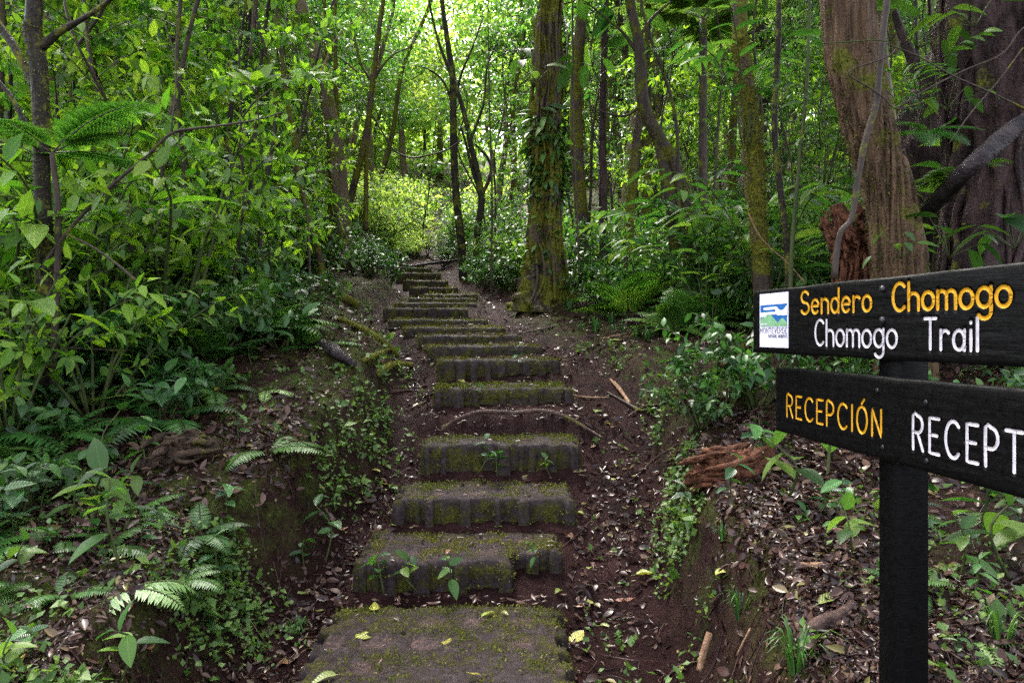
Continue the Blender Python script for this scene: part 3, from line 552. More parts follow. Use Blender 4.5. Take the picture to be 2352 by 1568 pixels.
b1 = words(fr1, K1, W1, (0, 1.12, -.077, .1225), 1, "upper black board naming the trail"); b2 = words(fr2, K2, W2, (0, 1.16, -.321, -.121), 2, "lower black board for the reception")
# logo plate on the upper board
l0, l1, v0, v1 = .047 * K1, .199 * K1, -.058, .110; lw, lh = l1 - l0, v1 - v0
def lp(pts): return [(l0 + a * lw, v1 - b * lh) for a, b in pts]
g = G(); x = lp([(0, 0), (1, 0), (1, 1), (0, 1)]); q = fr1(np.array([(a, b, h) for h in (0.0005, .0024) for a, b in x])); g.add(q, [np.array([(7, 6, 5, 4), (0, 1, 2, 3), (4, 5, 1, 0), (5, 6, 2, 1), (6, 7, 3, 2), (7, 4, 0, 3)])]); logo = obj("logo_plate", g, M['logowhite'], b1, smooth=False)
def sh(pts, h, m, nm): g = G(); poly(g, fr1, lp(pts), h); obj(nm, g, m, b1, smooth=False)
g = G(); poly(g, fr1, lp([(.03, .212), (.97, .205), (.97, .60), (.03, .60)]), .0029); obj("logo_sky", g, M['logoblue'], b1, smooth=False)
g = G()
poly(g, fr1, lp([(.15, .268), (.17, .258), (.63, .250), (.67, .285), (.72, .312), (.78, .32), (.84, .315), (.90, .285), (.94, .25), (.98, .24), (.98, .415), (.66, .412), (.60, .392), (.56, .392), (.56, .345), (.59, .325), (.59, .31), (.56, .302), (.17, .306), (.15, .296)]), .0034)
poly(g, fr1, lp([(.02, .350), (.565, .345), (.565, .395), (.28, .395), (.22, .432), (.02, .437)]), .0036); obj("logo_cloud", g, M['logowhite'], b1, smooth=False)
g = G(); poly(g, fr1, lp([(.03, .49), (.10, .445), (.20, .44), (.27, .396), (.42, .396), (.55, .47), (.66, .545), (.73, .50), (.82, .46), (.89, .49), (.97, .545), (.97, .612), (.03, .612)]), .0040); poly(g, fr1, lp([(.26, .352), (.30, .325), (.34, .352)]), .0040); obj("logo_hills", g, M['logogreen'], b1, smooth=False)
g = G(); text(g, fr1, "MONTEVERDE", l0 + .03 * lw, l0 + .97 * lw, v1 - .738 * lh, .098 * lh, .00095, .0004, .2, .0030); text(g, fr1, "BOSQUE NUBOSO", l0 + .33 * lw, l0 + .97 * lw, v1 - .818 * lh, .054 * lh, .0008, .0004, .25, .0030); obj("logo_lettering", g, M['logogrey'], b1)
g = G(); text(g, fr1, "RESERVA", l0 + .06 * lw, l0 + .28 * lw, v1 - .588 * lh, .032 * lh, .0006, .0003, .25, .0044); obj("logo_lettering", g, M['logowhite'], b1)
for vv_ in (.094, .018):
    g = G(); V = []; a = np.linspace(0, 2 * math.pi, 16, endpoint=False)
    for r_, h_ in ((.0088, .0), (.0088, .002), (.0072, .005), (.004, .0068)): V += [(.581 * K1 + r_ * math.cos(t), vv_ + r_ * math.sin(t), h_) for t in a]
    V.append((.581 * K1, vv_, .0074)); j = np.arange(16); fs = [np.concatenate([np.stack([16 * q + j, 16 * q + (j + 1) % 16, 16 * q + 16 + (j + 1) % 16, 16 * q + 16 + j], -1) for q in range(3)]), np.stack([48 + j, 48 + (j + 1) % 16, np.full(16, 64)], -1)]
    g.add(fr1(np.array(V)), fs); obj("bolt", g, M['steel'], b1)
for u_, v_ in ((.50, -.155), (.52, -.290), (.665, -.168), (.667, -.296)):
    g = G(); a = np.linspace(0, 2 * math.pi, 12, endpoint=False); V = [(u_ + .0055 * math.cos(t), v_ + .0055 * math.sin(t), .0018) for t in a] + [(u_ + .0042 * math.cos(t), v_ + .0042 * math.sin(t), .0035) for t in a] + [(u_, v_, .0008)]; j = np.arange(12)
    g.add(fr2(np.array(V)), [np.stack([j, (j + 1) % 12, 12 + (j + 1) % 12, 12 + j], -1), np.stack([12 + j, 12 + (j + 1) % 12, np.full(12, 24)], -1)]); obj("screw", g, M['steel'], b2)
# ------------------------------------------------------------------ trees placed one by one
def trunk_tree(label, pts, Y, wpx, bark, branches=(), moss=0, mossL=.03, crown=None, leafm='lush', name="tree", seg=12, disp=.18, seed=1, flare=None, ground=True, top=None, leafL=.13, epi=None, mosst=(0, 1), freq=4., group=None, cat_="tree", lob=0, groove=0, gf=(24, .05), strands=0):
    rs = np.random.RandomState(seed); q = [P(p[0], p[1], p[2] if len(p) > 2 else Y) for p in pts]; rad = [w_ / 2 / F * Y for w_ in (wpx if hasattr(wpx, '__len__') else (wpx, wpx))]
    if ground:
        b = q[-1]; z0 = float(gz(b[0], b[1])) - .15
        if b[2] > z0 + .05: e = b + (b - q[-2]) * .0; q.append(np.array([b[0] + .25 * (b[0] - q[-2][0]), b[1], z0])); rad.append(rad[-1] * 1.1)
    if top is not None: d = nrm(q[0] - q[1]); d[2] = abs(d[2]); k = (top - q[0][2]) / max(d[2], .5); q.insert(0, q[0] + d * k * np.array([.6, .6, 1])); rad.insert(0, rad[0] * .7)
    q = np.array(q); rr = np.interp(np.linspace(0, 1, len(q)), np.linspace(0, 1, len(rad)), rad) if len(rad) != len(q) else rad
    base = (q[-1][0], q[-1][1], q[-1][2] + .15); root = tag(empty(name, base), label, cat_, group)
    g = G(); s = tube(g, q, rr, seg, max(24, int(np.linalg.norm(np.diff(q, axis=0), axis=1).sum() / .07)), disp, freq, seed, flare, lob=lob, groove=groove, gf=gf); ends = [q[0]]
    for br in branches:
        bp, bw = br[0], br[1]; bq = np.array([P(p[0], p[1], p[2] if len(p) > 2 else Y) for p in bp]); tube(g, bq, [x / 2 / F * Y for x in bw], 8, 24, disp, 7, seed + 3); ends.append(bq[-1])
    for k in range(strands):
        a0 = rs.rand() * 6.28; n_ = 9; tt = np.linspace(rs.uniform(0, .3), rs.uniform(.8, 1.), n_); aa = a0 + np.cumsum(rs.normal(0, .16, n_)); pc = cat(q, 60)[(tt * 59).astype(int)]; rr_ = np.interp(tt, np.linspace(0, 1, len(rr)), rr)
        if flare: rr_ = rr_ * (1 + np.array([flare(np.array([pc[i_, 2]]), np.array([aa[i_]]))[0, 0] for i_ in range(n_)]))
        tube(g, pc + np.stack([np.cos(aa), np.sin(aa), 0 * aa], -1) * (rr_ * 1.0)[:, None], (.008, rs.uniform(.012, .03), .02), 7, 60, .3, 12, seed + k)
    obj("trunk", g, M[bark], root)
    if moss: gm = G(); fuzz(gm, rs, s, moss, mossL, .5, t0=mosst[0], t1=mosst[1]); tag(obj("moss", gm, M['moss'], root), kind="stuff")
    if epi:
        ge = G()
        for (N, L, t0, t1, T) in epi: o, d, t = s(rs, N, t0, t1); leaves(ge, T, o + d * .02, nrm(d + np.array([0, 0, -.35]) + rs.normal(0, .45, (N, 3))), nrm(np.array([0, 0, 1.]) + d * .5 + rs.normal(0, .4, (N, 3))), L * rs.uniform(.6, 1.3, N), rs.rand(N))
        tag(obj("climbing_plant", ge, M['dark'], root), kind="stuff")
    if crown:
        ncl, cr, spread, nper = crown; gl = G(); gb = G(); st = q[0]
        for i in range(ncl):
            az = i * 2.4 + rs.rand(); r_ = spread * math.sqrt((i + .5) / ncl); c = st + np.array([math.cos(az) * r_, math.sin(az) * r_, rs.uniform(-.35, .5) * spread * .6]); tube(gb, [st, (st + c) / 2 + [0, 0, .1 * spread], c], (rr[0] * .5, rr[0] * .12), 5, 8)
            N = nper; p = nrm(rs.normal(0, 1, (N, 3))) * rs.rand(N, 1) ** .45 * cr * np.array([1, 1, .5]); d = nrm(nrm(p) + [0, 0, -.35] + rs.normal(0, .5, (N, 3)))
            leaves(gl, T_K, c + p, d, nrm(np.array([0, 0, 1.]) + rs.normal(0, .5, (N, 3))), leafL * rs.uniform(.6, 1.3, N), rs.rand(N))
        cr_ = obj("crown", gl, M[leafm], root); obj("limb", gb, M[bark], root)
    return root
def buttress(z, a):
    h = np.clip(z - .28, 0, 9)[:, None]; lobes = .5 + .5 * np.cos(3 * a + .6)[None, :] + .35 * np.cos(7 * a + 2)[None, :]
    return np.exp(-h / .34) * (.22 + .75 * np.maximum(lobes, 0)) + np.exp(-h / 1.3) * .12 * np.cos(5 * a + 1)[None]
big = dict(crown=(9, 1.0, 3.2, 170), leafL=.16)
trunk_tree("large mossy tree with flaring buttress roots beside the upper steps", [(1268, -60), (1256, 60), (1262, 180), (1248, 300), (1258, 417), (1247, 520), (1252, 600), (1246, 690)], 9.4, (58, 68, 72, 76, 82), 'mossbark', moss=9000, mossL=.032, mosst=(.45, 1), seg=100, disp=.42, groove=.06, gf=(12, .1), strands=22, seed=11, flare=buttress, top=8.5, freq=7, lob=1.2,
           epi=[(420, .12, .42, .60, T_M), (130, .24, .40, .56, T_FN), (120, .11, .58, .85, T_M)], crown=(10, 1.2, 3.6, 200), leafL=.17)
trunk_tree("dark moss furred tree with a branch rising right at the left edge", [(82, -40), (74, 60), (88, 150), (94, 260), (96, 400), (102, 560), (104, 640)], 4.1, (36, 36, 34, 36, 40), 'bark',
           branches=[([(96, 110), (130, 78), (170, 55), (215, 28), (262, -8), (330, -70)], (20, 12, 9)), ([(-30, 20), (10, 75), (40, 120), (80, 200)], (16, 18, 20)), ([(-40, 150), (20, 215), (55, 275), (98, 345)], (10, 12, 14))], moss=2600, mossL=.02, seg=16, seed=12, top=5.2, **big)
trunk_tree("slim moss crusted trunk just right of the dark left edge tree", [(166, -30), (165, 120), (169, 250), (176, 370), (182, 480)], 8.6, (15, 17, 18), 'mossbark', moss=2000, mossL=.03, seed=13, top=6.5)
trunk_tree("thick pale epiphyte hung trunk deep in the left forest", [(300, -60), (285, 120), (262, 260), (266, 420), (272, 520)], 12.5, (62, 58, 52, 56), 'palebark', moss=3000, mossL=.06, seed=14, top=11, epi=[(200, .2, .2, .8, T_M)], **big)
trunk_tree("brownish trunk behind the thick pale trunk in the left forest", [(226, -60), (240, 120), (250, 300), (256, 480)], 14.5, (30, 30, 34), 'palebark', seed=15, top=11, **big)
trunk_tree("straight pale trunk with reddish bark behind the left saplings", [(368, -60), (360, 120), (352, 260), (348, 480)], 15, (22, 24, 28), 'palebark', seed=16, top=12, crown=(10, 1.2, 3, 350), leafL=.17)
trunk_tree("dark bent trunk standing among bright leaves on the left", [(560, 40), (540, 170), (523, 333), (522, 430), (512, 520), (507, 604)], 7.2, (7, 14, 18), 'bark', seed=17, top=5)
trunk_tree("thin bare leaning stem propped beside the dark bent trunk", [(520, 330), (550, 400), (590, 520), (630, 640)], 7.0, (6, 8), 'twig', seed=18, name="sapling_stem", cat_="sapling")
trunk_tree("thin straight dark stem between the bent trunk and the leaning stem", [(548, 60), (552, 220), (555, 333), (562, 450), (567, 590)], 6.5, (4, 6), 'twig', seed=19, top=4, name="sapling_stem", cat_="sapling")
trunk_tree("mossy crooked trunk with a dark side limb in the left thicket", [(655, 200), (676, 310), (690, 420), (720, 537), (738, 610)], 9, (10, 13, 15), 'mossbark', branches=[([(692, 395), (660, 405), (638, 425), (612, 455)], (12, 9))], moss=1500, mossL=.03, seed=20, top=6)
trunk_tree("dark young stem growing from the left bank top beside the litter", [(700, 440), (709, 540), (712, 640), (711, 738)], 6.4, (3, 6), 'twig', seed=21, name="sapling_stem", cat_="sapling")
trunk_tree("mossy leaning double trunk left of the bright forest gap", [(884, -30), (872, 60), (856, 187), (847, 271), (831, 354), (804, 460), (786, 545)], 13, (10, 15, 17), 'mossbark', branches=[([(850, 250), (843, 340), (841, 430), (839, 530)], (9, 12)), ([(856, 187), (880, 150), (905, 125), (940, 110)], (7, 3)), ([(856, 190), (830, 150), (818, 104), (805, 40)], (8, 4)), ([(820, 165), (790, 140), (760, 122)], (5, 3))], moss=1500, mossL=.05, seed=22, top=9, crown=(7, .9, 2.6, 170), leafL=.12)
trunk_tree("slim mossy pole trunk left of the leaning double trunk", [(770, 60), (772, 200), (775, 330), (778, 520)], 12.4, (9, 11), 'mossbark', moss=800, mossL=.05, seed=23, top=8)
trunk_tree("short slim mossy trunk close left of the mossy pole trunk", [(752, 280), (756, 400), (758, 520)], 12, (8, 10), 'mossbark', moss=500, mossL=.05, seed=24, top=6)
trunk_tree("dark slender trunk right of the bright gap above the stairs", [(1012, -30), (1030, 110), (1040, 187), (1042, 330), (1048, 450), (1061, 575)], 13.6, (10, 15, 17, 18), 'bark', branches=[([(1043, 250), (1020, 190), (985, 160), (945, 150)], (7, 2)), ([(1042, 240), (1060, 170), (1085, 110), (1110, 40)], (7, 3))], seed=25, top=9, crown=(7, .9, 2.8, 170), leafL=.12)
trunk_tree("forked dark tree leaning over the trail right of the gap", [(985, 0), (1010, 104), (1043, 187), (1068, 267), (1081, 330), (1106, 450), (1096, 535)], 13.2, (6, 10, 13, 16), 'bark', branches=[([(1106, 450), (1122, 415), (1128, 388), (1118, 360), (1090, 330)], (10, 7, 5)), ([(1106, 452), (1085, 390), (1070, 330), (1058, 290)], (9, 5)), ([(1081, 321), (1110, 240), (1120, 150), (1150, 80)], (7, 3))], seed=26, top=8, crown=(7, .9, 2.6, 170), leafL=.12)
trunk_tree("thin straight stem between the forked tree and the mossy buttressed tree", [(1122, 120), (1125, 270), (1130, 430), (1129, 610)], 10.6, (3, 5), 'twig', seed=27, top=6, name="sapling_stem", cat_="sapling")
trunk_tree("small leaning stem in the bright gap over the trail top", [(985, 440), (975, 500), (966, 560)], 19, (3, 5), 'bark', seed=47, top=6, name="sapling_stem", cat_="sapling")
trunk_tree("purplish flaky trunk right of the mossy buttressed tree", [(1392, -30), (1386, 150), (1383, 330), (1387, 560)], 10.8, (16, 19, 21), 'purplebark', seg=40, groove=.012, gf=(30, .08), seed=28, top=8, crown=(10, 1.0, 2.6, 300), leafL=.14)
trunk_tree("slim curved golden mossy trunk between two darker trunks", [(1492, -30), (1480, 180), (1468, 271), (1452, 420), (1443, 585)], 9.8, (13, 17, 21), 'mossbark', moss=2400, mossL=.035, seed=29, top=8)
trunk_tree("dark tree curving right with a second mossy trunk at its foot", [(1441, -40), (1468, 104), (1477, 229), (1510, 312), (1548, 375), (1569, 458), (1584, 565)], 8, (25, 31, 33, 32), 'mossdark', branches=[([(1500, 290), (1519, 354), (1540, 450), (1552, 575)], (20, 29, 31)), ([(1470, 130), (1430, 75), (1395, 45), (1340, 0)], (10, 3)), ([(1480, 235), (1440, 265), (1400, 262), (1370, 250)], (9, 3)), ([(1465, 90), (1500, 40), (1540, 5)], (10, 5))], moss=2600, mossL=.028, mosst=(.4, 1), seed=30, top=6.5, **big)
trunk_tree("straight trunk furred with yellow moss left of the sign", [(1698, -30), (1702, 104), (1723, 258), (1736, 375), (1741, 500), (1750, 670)], 5.9, (34, 32, 36, 36, 40), 'mossbark', moss=6000, mossL=.028, mosst=(.25, .8), seg=20, seed=31, top=7, **big)
trunk_tree("thin dark mossy trunk right of the yellow moss trunk", [(1790, -30), (1786, 125), (1779, 292), (1790, 417), (1806, 541), (1812, 650)], 5.4, (13, 14, 16), 'bark', moss=1200, mossL=.02, seed=32, top=5)
trunk_tree("slim jointed green cane left of the thick brown trunk", [(1860, -30), (1852, 208), (1840, 333), (1823, 520), (1816, 650)], 4.9, (8, 9), 'stem', seed=33, top=4.5, name="cane_plant", cat_="cane")
trunk_tree("thick brown trunk with peeled bark rising behind the sign", [(1944, -40), (1962, 167), (2005, 333), (2040, 458), (2066, 640), (2080, 800)], 4.2, (124, 128, 115, 117, 130, 140), 'brownbark', moss=5200, mossL=.022, mosst=(.3, 1), seg=150, disp=.09, freq=5, lob=1., groove=.030, gf=(30, .06), strands=0, seed=34, top=6, crown=(16, 1.1, 3.4, 300), leafL=.16)
trunk_tree("huge dark purple barked tree at the right edge", [(2310, -60), (2300, 200), (2285, 400), (2272, 560), (2262, 760)], 4.9, (270, 250, 190, 180, 220), 'purplebark', moss=700, mossL=.03, seg=150, disp=.2, freq=4, lob=2., groove=.04, gf=(13, .1), strands=14, seed=35, top=7, branches=[([(2420, 100), (2400, 380), (2440, 720)], (160, 150, 190))], crown=(18, 1.2, 4.0, 300), leafL=.16)
trunk_tree("dark trunk filling the shadow hollow behind the thick brown trunk", [(2150, 130), (2140, 300), (2160, 480), (2170, 760)], 5.9, (60, 130, 150, 170), 'purplebark', seg=80, disp=.3, lob=2, groove=.04, gf=(13, .1), seed=36, branches=[([(2052, 20), (2075, 90), (2096, 140), (2125, 240)], (16, 22, 30)), ([(2192, -20), (2172, 40), (2150, 95), (2135, 180)], (16, 18, 22)), ([(2102, -20), (2106, 120), (2112, 330)], (8, 8)), ([(2240, 640), (2225, 420), (2200, 260)], (60, 40, 20))])  # added trunk, stands in for the dark shadow between the big trunks

# ------------------------------------------------------------------ lianas, sticks, logs and roots
def rotten(name, label, pts, w_, m, n, seed=1, Y=None, up=.35, cat_="log"):
    """a crumbling log: a core wrapped in splintered layers of wood"""
    rs = np.random.RandomState(seed); q = np.array([hit(*p[:2]) if Y is None else P(p[0], p[1], Y) for p in pts]); R_ = w_ / 2 / F * q[:, 1].mean(); q[:, 2] += R_ * up; pa = cat(q, 60); t, u, v = frames(pa); g = G()
    tube(g, q, (R_ * .35, R_ * .62, R_ * .66, R_ * .4), 40, 60, .5, 14, seed, lob=2, groove=R_ * .2, gf=(40, .4))
    for k in range(n):
        a = rs.rand() * 6.28; r_ = R_ * rs.uniform(.5, 1.0); i0 = rs.randint(0, 40); i1 = min(59, i0 + rs.randint(10, 30)); ii = np.linspace(i0, i1, 6).astype(int)
        off = u[ii] * math.cos(a) + v[ii] * math.sin(a); jit = rs.normal(0, .06 * R_, (6, 3)); p = pa[ii] + off * (r_ + rs.normal(0, .05 * R_, 6))[:, None] + jit; w2 = R_ * rs.uniform(.06, .2)
        tube(g, p, (w2 * .3, w2, w2 * .9, w2 * .15), 6, 22, .5, 40, seed + k, lob=1.5)
    return tag(obj(name, g, M[m]), label, cat_)
def pole(name, label, cat_, pts, Y, w_, m, seg=8, disp=.2, seed=1, moss=0, group=None, freq=9, snap=False, sink=.3, lob=0):
    g = G(); q = []
    for p in pts:
        if Y is None: h_ = hit(p[0], p[1]); q.append(h_ + [0, 0, 0])
        else: q.append(P(p[0], p[1], p[2] if len(p) > 2 else Y))
    q = np.array(q); r_ = [x / 2 / F * (Y or q[:, 1].mean()) for x in w_]
    if Y is None: q[:, 2] += np.interp(np.linspace(0, 1, len(q)), np.linspace(0, 1, len(r_)), r_) * (1 - sink)
    s = tube(g, q, r_, seg, max(16, len(q) * 6), disp, freq, seed, lob=lob); o = tag(obj(name, g, M[m]), label, cat_, group)
    if moss: gm = G(); fuzz(gm, np.random.RandomState(seed), s, moss, .016, 0, T_K); tag(obj("moss", gm, M['moss'], o), kind="stuff")
    return o
pole("liana", "long thin straight liana hanging right of the mossy buttressed tree", "liana", [(1313, -200), (1316, 150), (1318, 300), (1327, 533), (1330, 640)], 8.9, (4, 5), 'twig')
pole("liana", "drooping vine loop hanging across the bright gap over the trail", "liana", [(835, 230), (881, 308), (905, 345), (943, 362), (985, 356), (1022, 346), (1062, 322)], 13.1, (4, 4), 'twig')
pole("liana", "dark knobbly liana curving down across the thick brown trunk", "liana", [(2060, -160), (2037, 0), (2024, 104), (2013, 233), (1990, 312), (1973, 396), (1956, 500), (1928, 540), (1915, 640)], 3.75, (13, 15, 14, 13, 16), 'twig', 10, .3)
pole("liana", "thin green vine looping across the brown trunk high up", "liana", [(1890, 100), (1960, 96), (2005, 92), (2040, 96)], 3.7, (3, 3), 'stem')
pole("liana", "thin twining vine slanting over the upper brown trunk", "liana", [(2068, 95), (2040, 130), (1950, 165), (1995, 200), (2030, 225), (2060, 250), (2120, 235)], 3.72, (3, 4, 3), 'twig')
pole("dead_branch", "thin bare twig sloping from brown trunk toward the right edge", "branch", [(2035, 100), (2110, 130), (2190, 175), (2270, 210), (2370, 258)], 3.6, (3, 4), 'twig')
pole("dead_branch", "bare crossing twig rising right in front of dark tree", "branch", [(2060, 250), (2130, 205), (2220, 160), (2300, 125), (2340, 75), (2380, 40)], 3.9, (5, 4, 3), 'twig')
pole("dead_branch", "second thin twig crossing before the huge dark tree", "branch", [(2180, 330), (2230, 260), (2290, 190), (2350, 110)], 3.8, (3, 3), 'twig')
pole("leaning_log", "grey wet leaning limb slanting up to the right edge above the sign", "log", [(2010, 600, 4.7), (2080, 530, 4.5), (2156, 456, 4.2), (2227, 385), (2290, 328), (2356, 278), (2460, 215)], 3.9, (26, 36, 40, 42, 40, 38), 'blackwood', 14, .25, 5, lob=.8)
pole("dead_branch", "long thin arched dark branch sweeping over the left shrubs", "branch", [(100, 620), (112, 592), (170, 515), (250, 432), (330, 365), (392, 308), (450, 295), (520, 287), (590, 275), (650, 258)], 4.0, (9, 8, 6, 3), 'twig')
pole("dead_branch", "small upright twig forking from the long arched branch", "branch", [(392, 308), (398, 260), (404, 200), (402, 130), (380, 60)], 4.0, (4, 2), 'twig')
pole("dead_branch", "dark slanting stalk below the big fern fronds on the left", "branch", [(155, 540), (200, 560), (260, 600), (320, 650)], 3.9, (5, 6), 'twig')
pole("dead_branch", "reddish bare dead stem hanging among top left leaves", "branch", [(592, -120), (586, 0), (582, 60), (575, 135)], 7, (7, 10, 8), 'root')
pole("dead_branch", "pale thin dead branch lying in the dark shrubs at left", "branch", [(0, 838), (70, 815), (140, 800), (220, 802), (290, 806)], 4.1, (4, 4), 'twig')
pole("dead_branch", "thin bare crooked stick hanging in front of the yellow moss trunk", "branch", [(1720, 490), (1740, 535), (1770, 570), (1805, 600), (1850, 650)], 5.2, (3, 3), 'tan')
pole("dead_branch", "fine pale branch drooping high over the left saplings", "branch", [(730, 190), (760, 110), (780, 80), (830, 30), (850, -20)], 8, (3, 3), 'tan')
pole("fallen_log", "wet black charred log lying on the left bank", "log", [(694, 786), (730, 800), (770, 822), (815, 850)], None, (22, 30, 28, 16), 'blackwood', 18, .35, 3, lob=1.5, sink=.2)
pole("fallen_log", "short moss covered log on upper left bank near the low steps", "log", [(762, 676), (790, 690), (822, 706)], None, (16, 20, 16), 'mosswood', 12, .3, 4, moss=900)
pole("fallen_log", "mossy yellow pole lying down toward the left gully", "log", [(778, 735), (812, 750), (846, 768), (880, 792), (912, 822)], None, (10, 14, 15, 12), 'mosswood', 12, .2, 5, moss=1500)
pole("fallen_log", "broken stub of mossy branch jutting above the left bank lip", "log", [(835, 832), (862, 820), (892, 806)], None, (10, 12, 10), 'mosswood', 10, .3, 6, moss=300)
pole("root", "mossy root arching over the undercut lip of left bank", "root", [(868, 868), (880, 856), (905, 846), (946, 842)], None, (14, 16, 10), 'mosswood', 12, .25, 7, moss=800, sink=-.1)
pole("root", "dark bare root arched across the steps under the fourth tread", "root", [(1012, 982, 5.02), (1058, 962, 5.06), (1100, 945, 5.1), (1180, 947, 5.08), (1250, 943, 5.08), (1302, 958, 5.06), (1350, 985, 5.02), (1385, 1005, 4.95)], 5.06, (5, 9, 11, 10, 8, 5), 'root', 10, .3, 8)
pole("root", "small pale root slanting up to the arched root on the steps", "root", [(1012, 990), (1045, 965), (1075, 952)], 4.98, (6, 8), 'root', 8, .3, 9)
pole("root", "thick black root crossing the trail at the top of the stairs", "root", [(866, 594), (905, 604), (940, 612), (985, 606), (1045, 598), (1070, 596)], 15.1, (6, 8, 7, 4), 'blackwood', 10, .4, 10)
pole("root", "thinner root just below the black root at the trail top", "root", [(905, 622), (950, 628), (1000, 622), (1030, 612)], 14.9, (4, 4), 'blackwood', 8, .4, 11)
pole("stick", "thin dark stick sticking out of the lower left bank", "stick", [(528, 1292), (565, 1318), (605, 1355), (640, 1402)], None, (5, 7, 5), 'twig', sink=-1)
pole("fallen_log", "red bark slab lying beside the sign's left end", "log", [(1662, 850), (1694, 822), (1735, 790)], None, (20, 24, 20), 'redwood', 14, .3, 16, lob=1, sink=.2)
pole("stick", "dark fallen stick on the litter slope left of the sign", "stick", [(1531, 836), (1575, 820), (1622, 798)], None, (7, 9, 8), 'blackwood', 10, .3, 17)
pole("stick", "pale split stick leaning in the right gully beside the fifth step", "stick", [(1402, 876), (1422, 902), (1447, 934)], None, (6, 11, 7), 'tan', 8, .3, 18, sink=-.5)
pole("stick", "short tan broken stick standing at the bottom right", "stick", [(1606, 1540, 2.48), (1617, 1495, 2.50), (1630, 1452, 2.52)], 2.5, (14, 16, 15), 'tan', 12, .12, 19)
pole("stick", "thick purple brown branch on the litter left of the post", "stick", [(1840, 1492), (1880, 1450), (1925, 1425), (1965, 1392)], None, (26, 34, 28, 18), 'root', 14, .3, 20, lob=.8)
pole("stick", "straight brown stick lying in litter above the purple branch", "stick", [(1815, 1304), (1850, 1302), (1895, 1301)], None, (11, 13, 11), 'tan', 10, .15, 21)
pole("dead_leaf_stalk", "bent reddish dry leaf stalk arching over the right litter", "stalk", [(1692, 1505, 2.55), (1720, 1450, 2.56), (1757, 1388, 2.6), (1800, 1384, 2.6), (1845, 1378, 2.62), (1885, 1385, 2.62)], 2.6, (4, 7, 13, 5), 'tan', 8, .25, 23)
rotten("fallen_log", "crumbling dark rotten log with mossy splinters on the left bank", [(320, 1085), (380, 1060), (440, 1040), (500, 1035)], 105, 'rotdark', 60, 13, up=.15)
rotten("fallen_log", "splintered reddish brown rotten log on the right bank", [(1585, 1110), (1640, 1100), (1700, 1085), (1765, 1050)], 90, 'redwood', 70, 14, up=.3)
rotten("fallen_log", "smaller purple brown rotten log end above the reddish log", [(1535, 1060), (1570, 1054), (1625, 1052)], 48, 'root', 40, 15, up=.3)
rotten("stump", "ragged reddish rotten stump left of the thick brown trunk", [(1918, 470), (1940, 540), (1962, 600), (1962, 740)], 90, 'redwood', 60, 24, 4.5, 0, "stump")
tw = [([(1440, 1110), (1475, 1085), (1500, 1060), (1560, 1020)], "pale wavy root running up the right bank above the gully", 5), ([(1395, 905), (1430, 925), (1470, 945), (1510, 940)], "mossy root across the right gully beside the fourth step", 8), ([(1290, 905), (1340, 915), (1400, 915)], "thin root leaving the right end of the fourth step", 5),
      ([(1440, 960), (1480, 935), (1520, 930), (1590, 905)], "curved root crossing the right bank toward the fern shrub", 5), ([(900, 905), (940, 898), (985, 906)], "pale twig in the left gully beside the fourth step", 4), ([(930, 945), (975, 925), (1000, 900)], "thin dark twig along the left flank of fourth step", 4),
      ([(690, 1500), (770, 1455), (840, 1440)], "twig lying beside the bottom slab on the left", 3), ([(1290, 1260), (1340, 1220), (1370, 1180)], "thin twig on the right gully mud beside the second step", 3), ([(1530, 1560), (1560, 1535), (1610, 1520)], "dark root by the short tan broken stick", 6),
      ([(480, 1160), (560, 1090), (610, 1060)], "pale fallen stem on the left bank among small ferns", 3), ([(330, 1250), (420, 1280), (500, 1290)], "thin wet twig on the lower left litter", 3), ([(180, 1180), (260, 1240), (300, 1320)], "slanting dark twig in the lower left corner litter", 3),
      ([(2180, 1400), (2260, 1370), (2350, 1330)], "dark stick in the litter right of the post", 6), ([(2130, 1500), (2200, 1520), (2300, 1490)], "brown stick low in the litter right of the post", 7), ([(1380, 780), (1430, 770), (1500, 760)], "thin fallen branch on upper right litter slope", 4), ([(1180, 770), (1260, 755), (1330, 740)], "twig crossing the litter beside the seventh step", 4)]
for k, (pp, lb, w_) in enumerate(tw): pole("root" if "root" in lb else "stick", lb, "root" if "root" in lb else "stick", pp, None, (w_ * .7, w_, w_ * .6), ['root', 'twig', 'tan', 'root'][k % 4], 7, .3, 40 + k, sink=-.1)
# ------------------------------------------------------------------ plants: one mesh per kind and variant, copied plant by plant
REC = []                                     # every plant that needs a label of its own
def variant(gs, gl, ms, ml, nm): return [("stem", gs.mesh(nm + "_stem", M[ms])), ("foliage", gl.mesh(nm + "_foliage", M[ml]))]
def plant(kind, parts, x, y, rz, s, words, group, z=None, tilt=(0, 0), catg="plant"):
    zz = float(gz(x, y)) - .01 if z is None else z; r = empty(kind, (x, y, zz)); r.rotation_euler = (tilt[0], tilt[1], rz); r.scale = (s, s, s)
    for nm, me in parts:
        if me is None: continue
        c = bpy.data.objects.new(nm, me); COL.objects.link(c); c.parent = r
        if nm == "foliage": c["kind"] = "stuff"
    r["category"] = catg; r["group"] = group; REC.append((r, words, (x, y, zz + .3 * s))); return r
V = {}
V['bshrub'] = [variant(*gen_shrub(200 + k, 1.35, .5, 8, .128, T_M, 13, 4), 'stem', 'bright', 'broad_shrub') for k in range(4)]
V['lshrub'] = [variant(*gen_shrub(210 + k, 1.15, .5, 8, .12, T_M, 12, 4), 'stem', 'lush', 'lush_shrub') for k in range(4)]
V['dshrub'] = [variant(*gen_shrub(220 + k, .75, .6, 10, .105, T_M, 10, 4, (15, 60)), 'stem', 'dark', 'low_shrub') for k in range(4)]
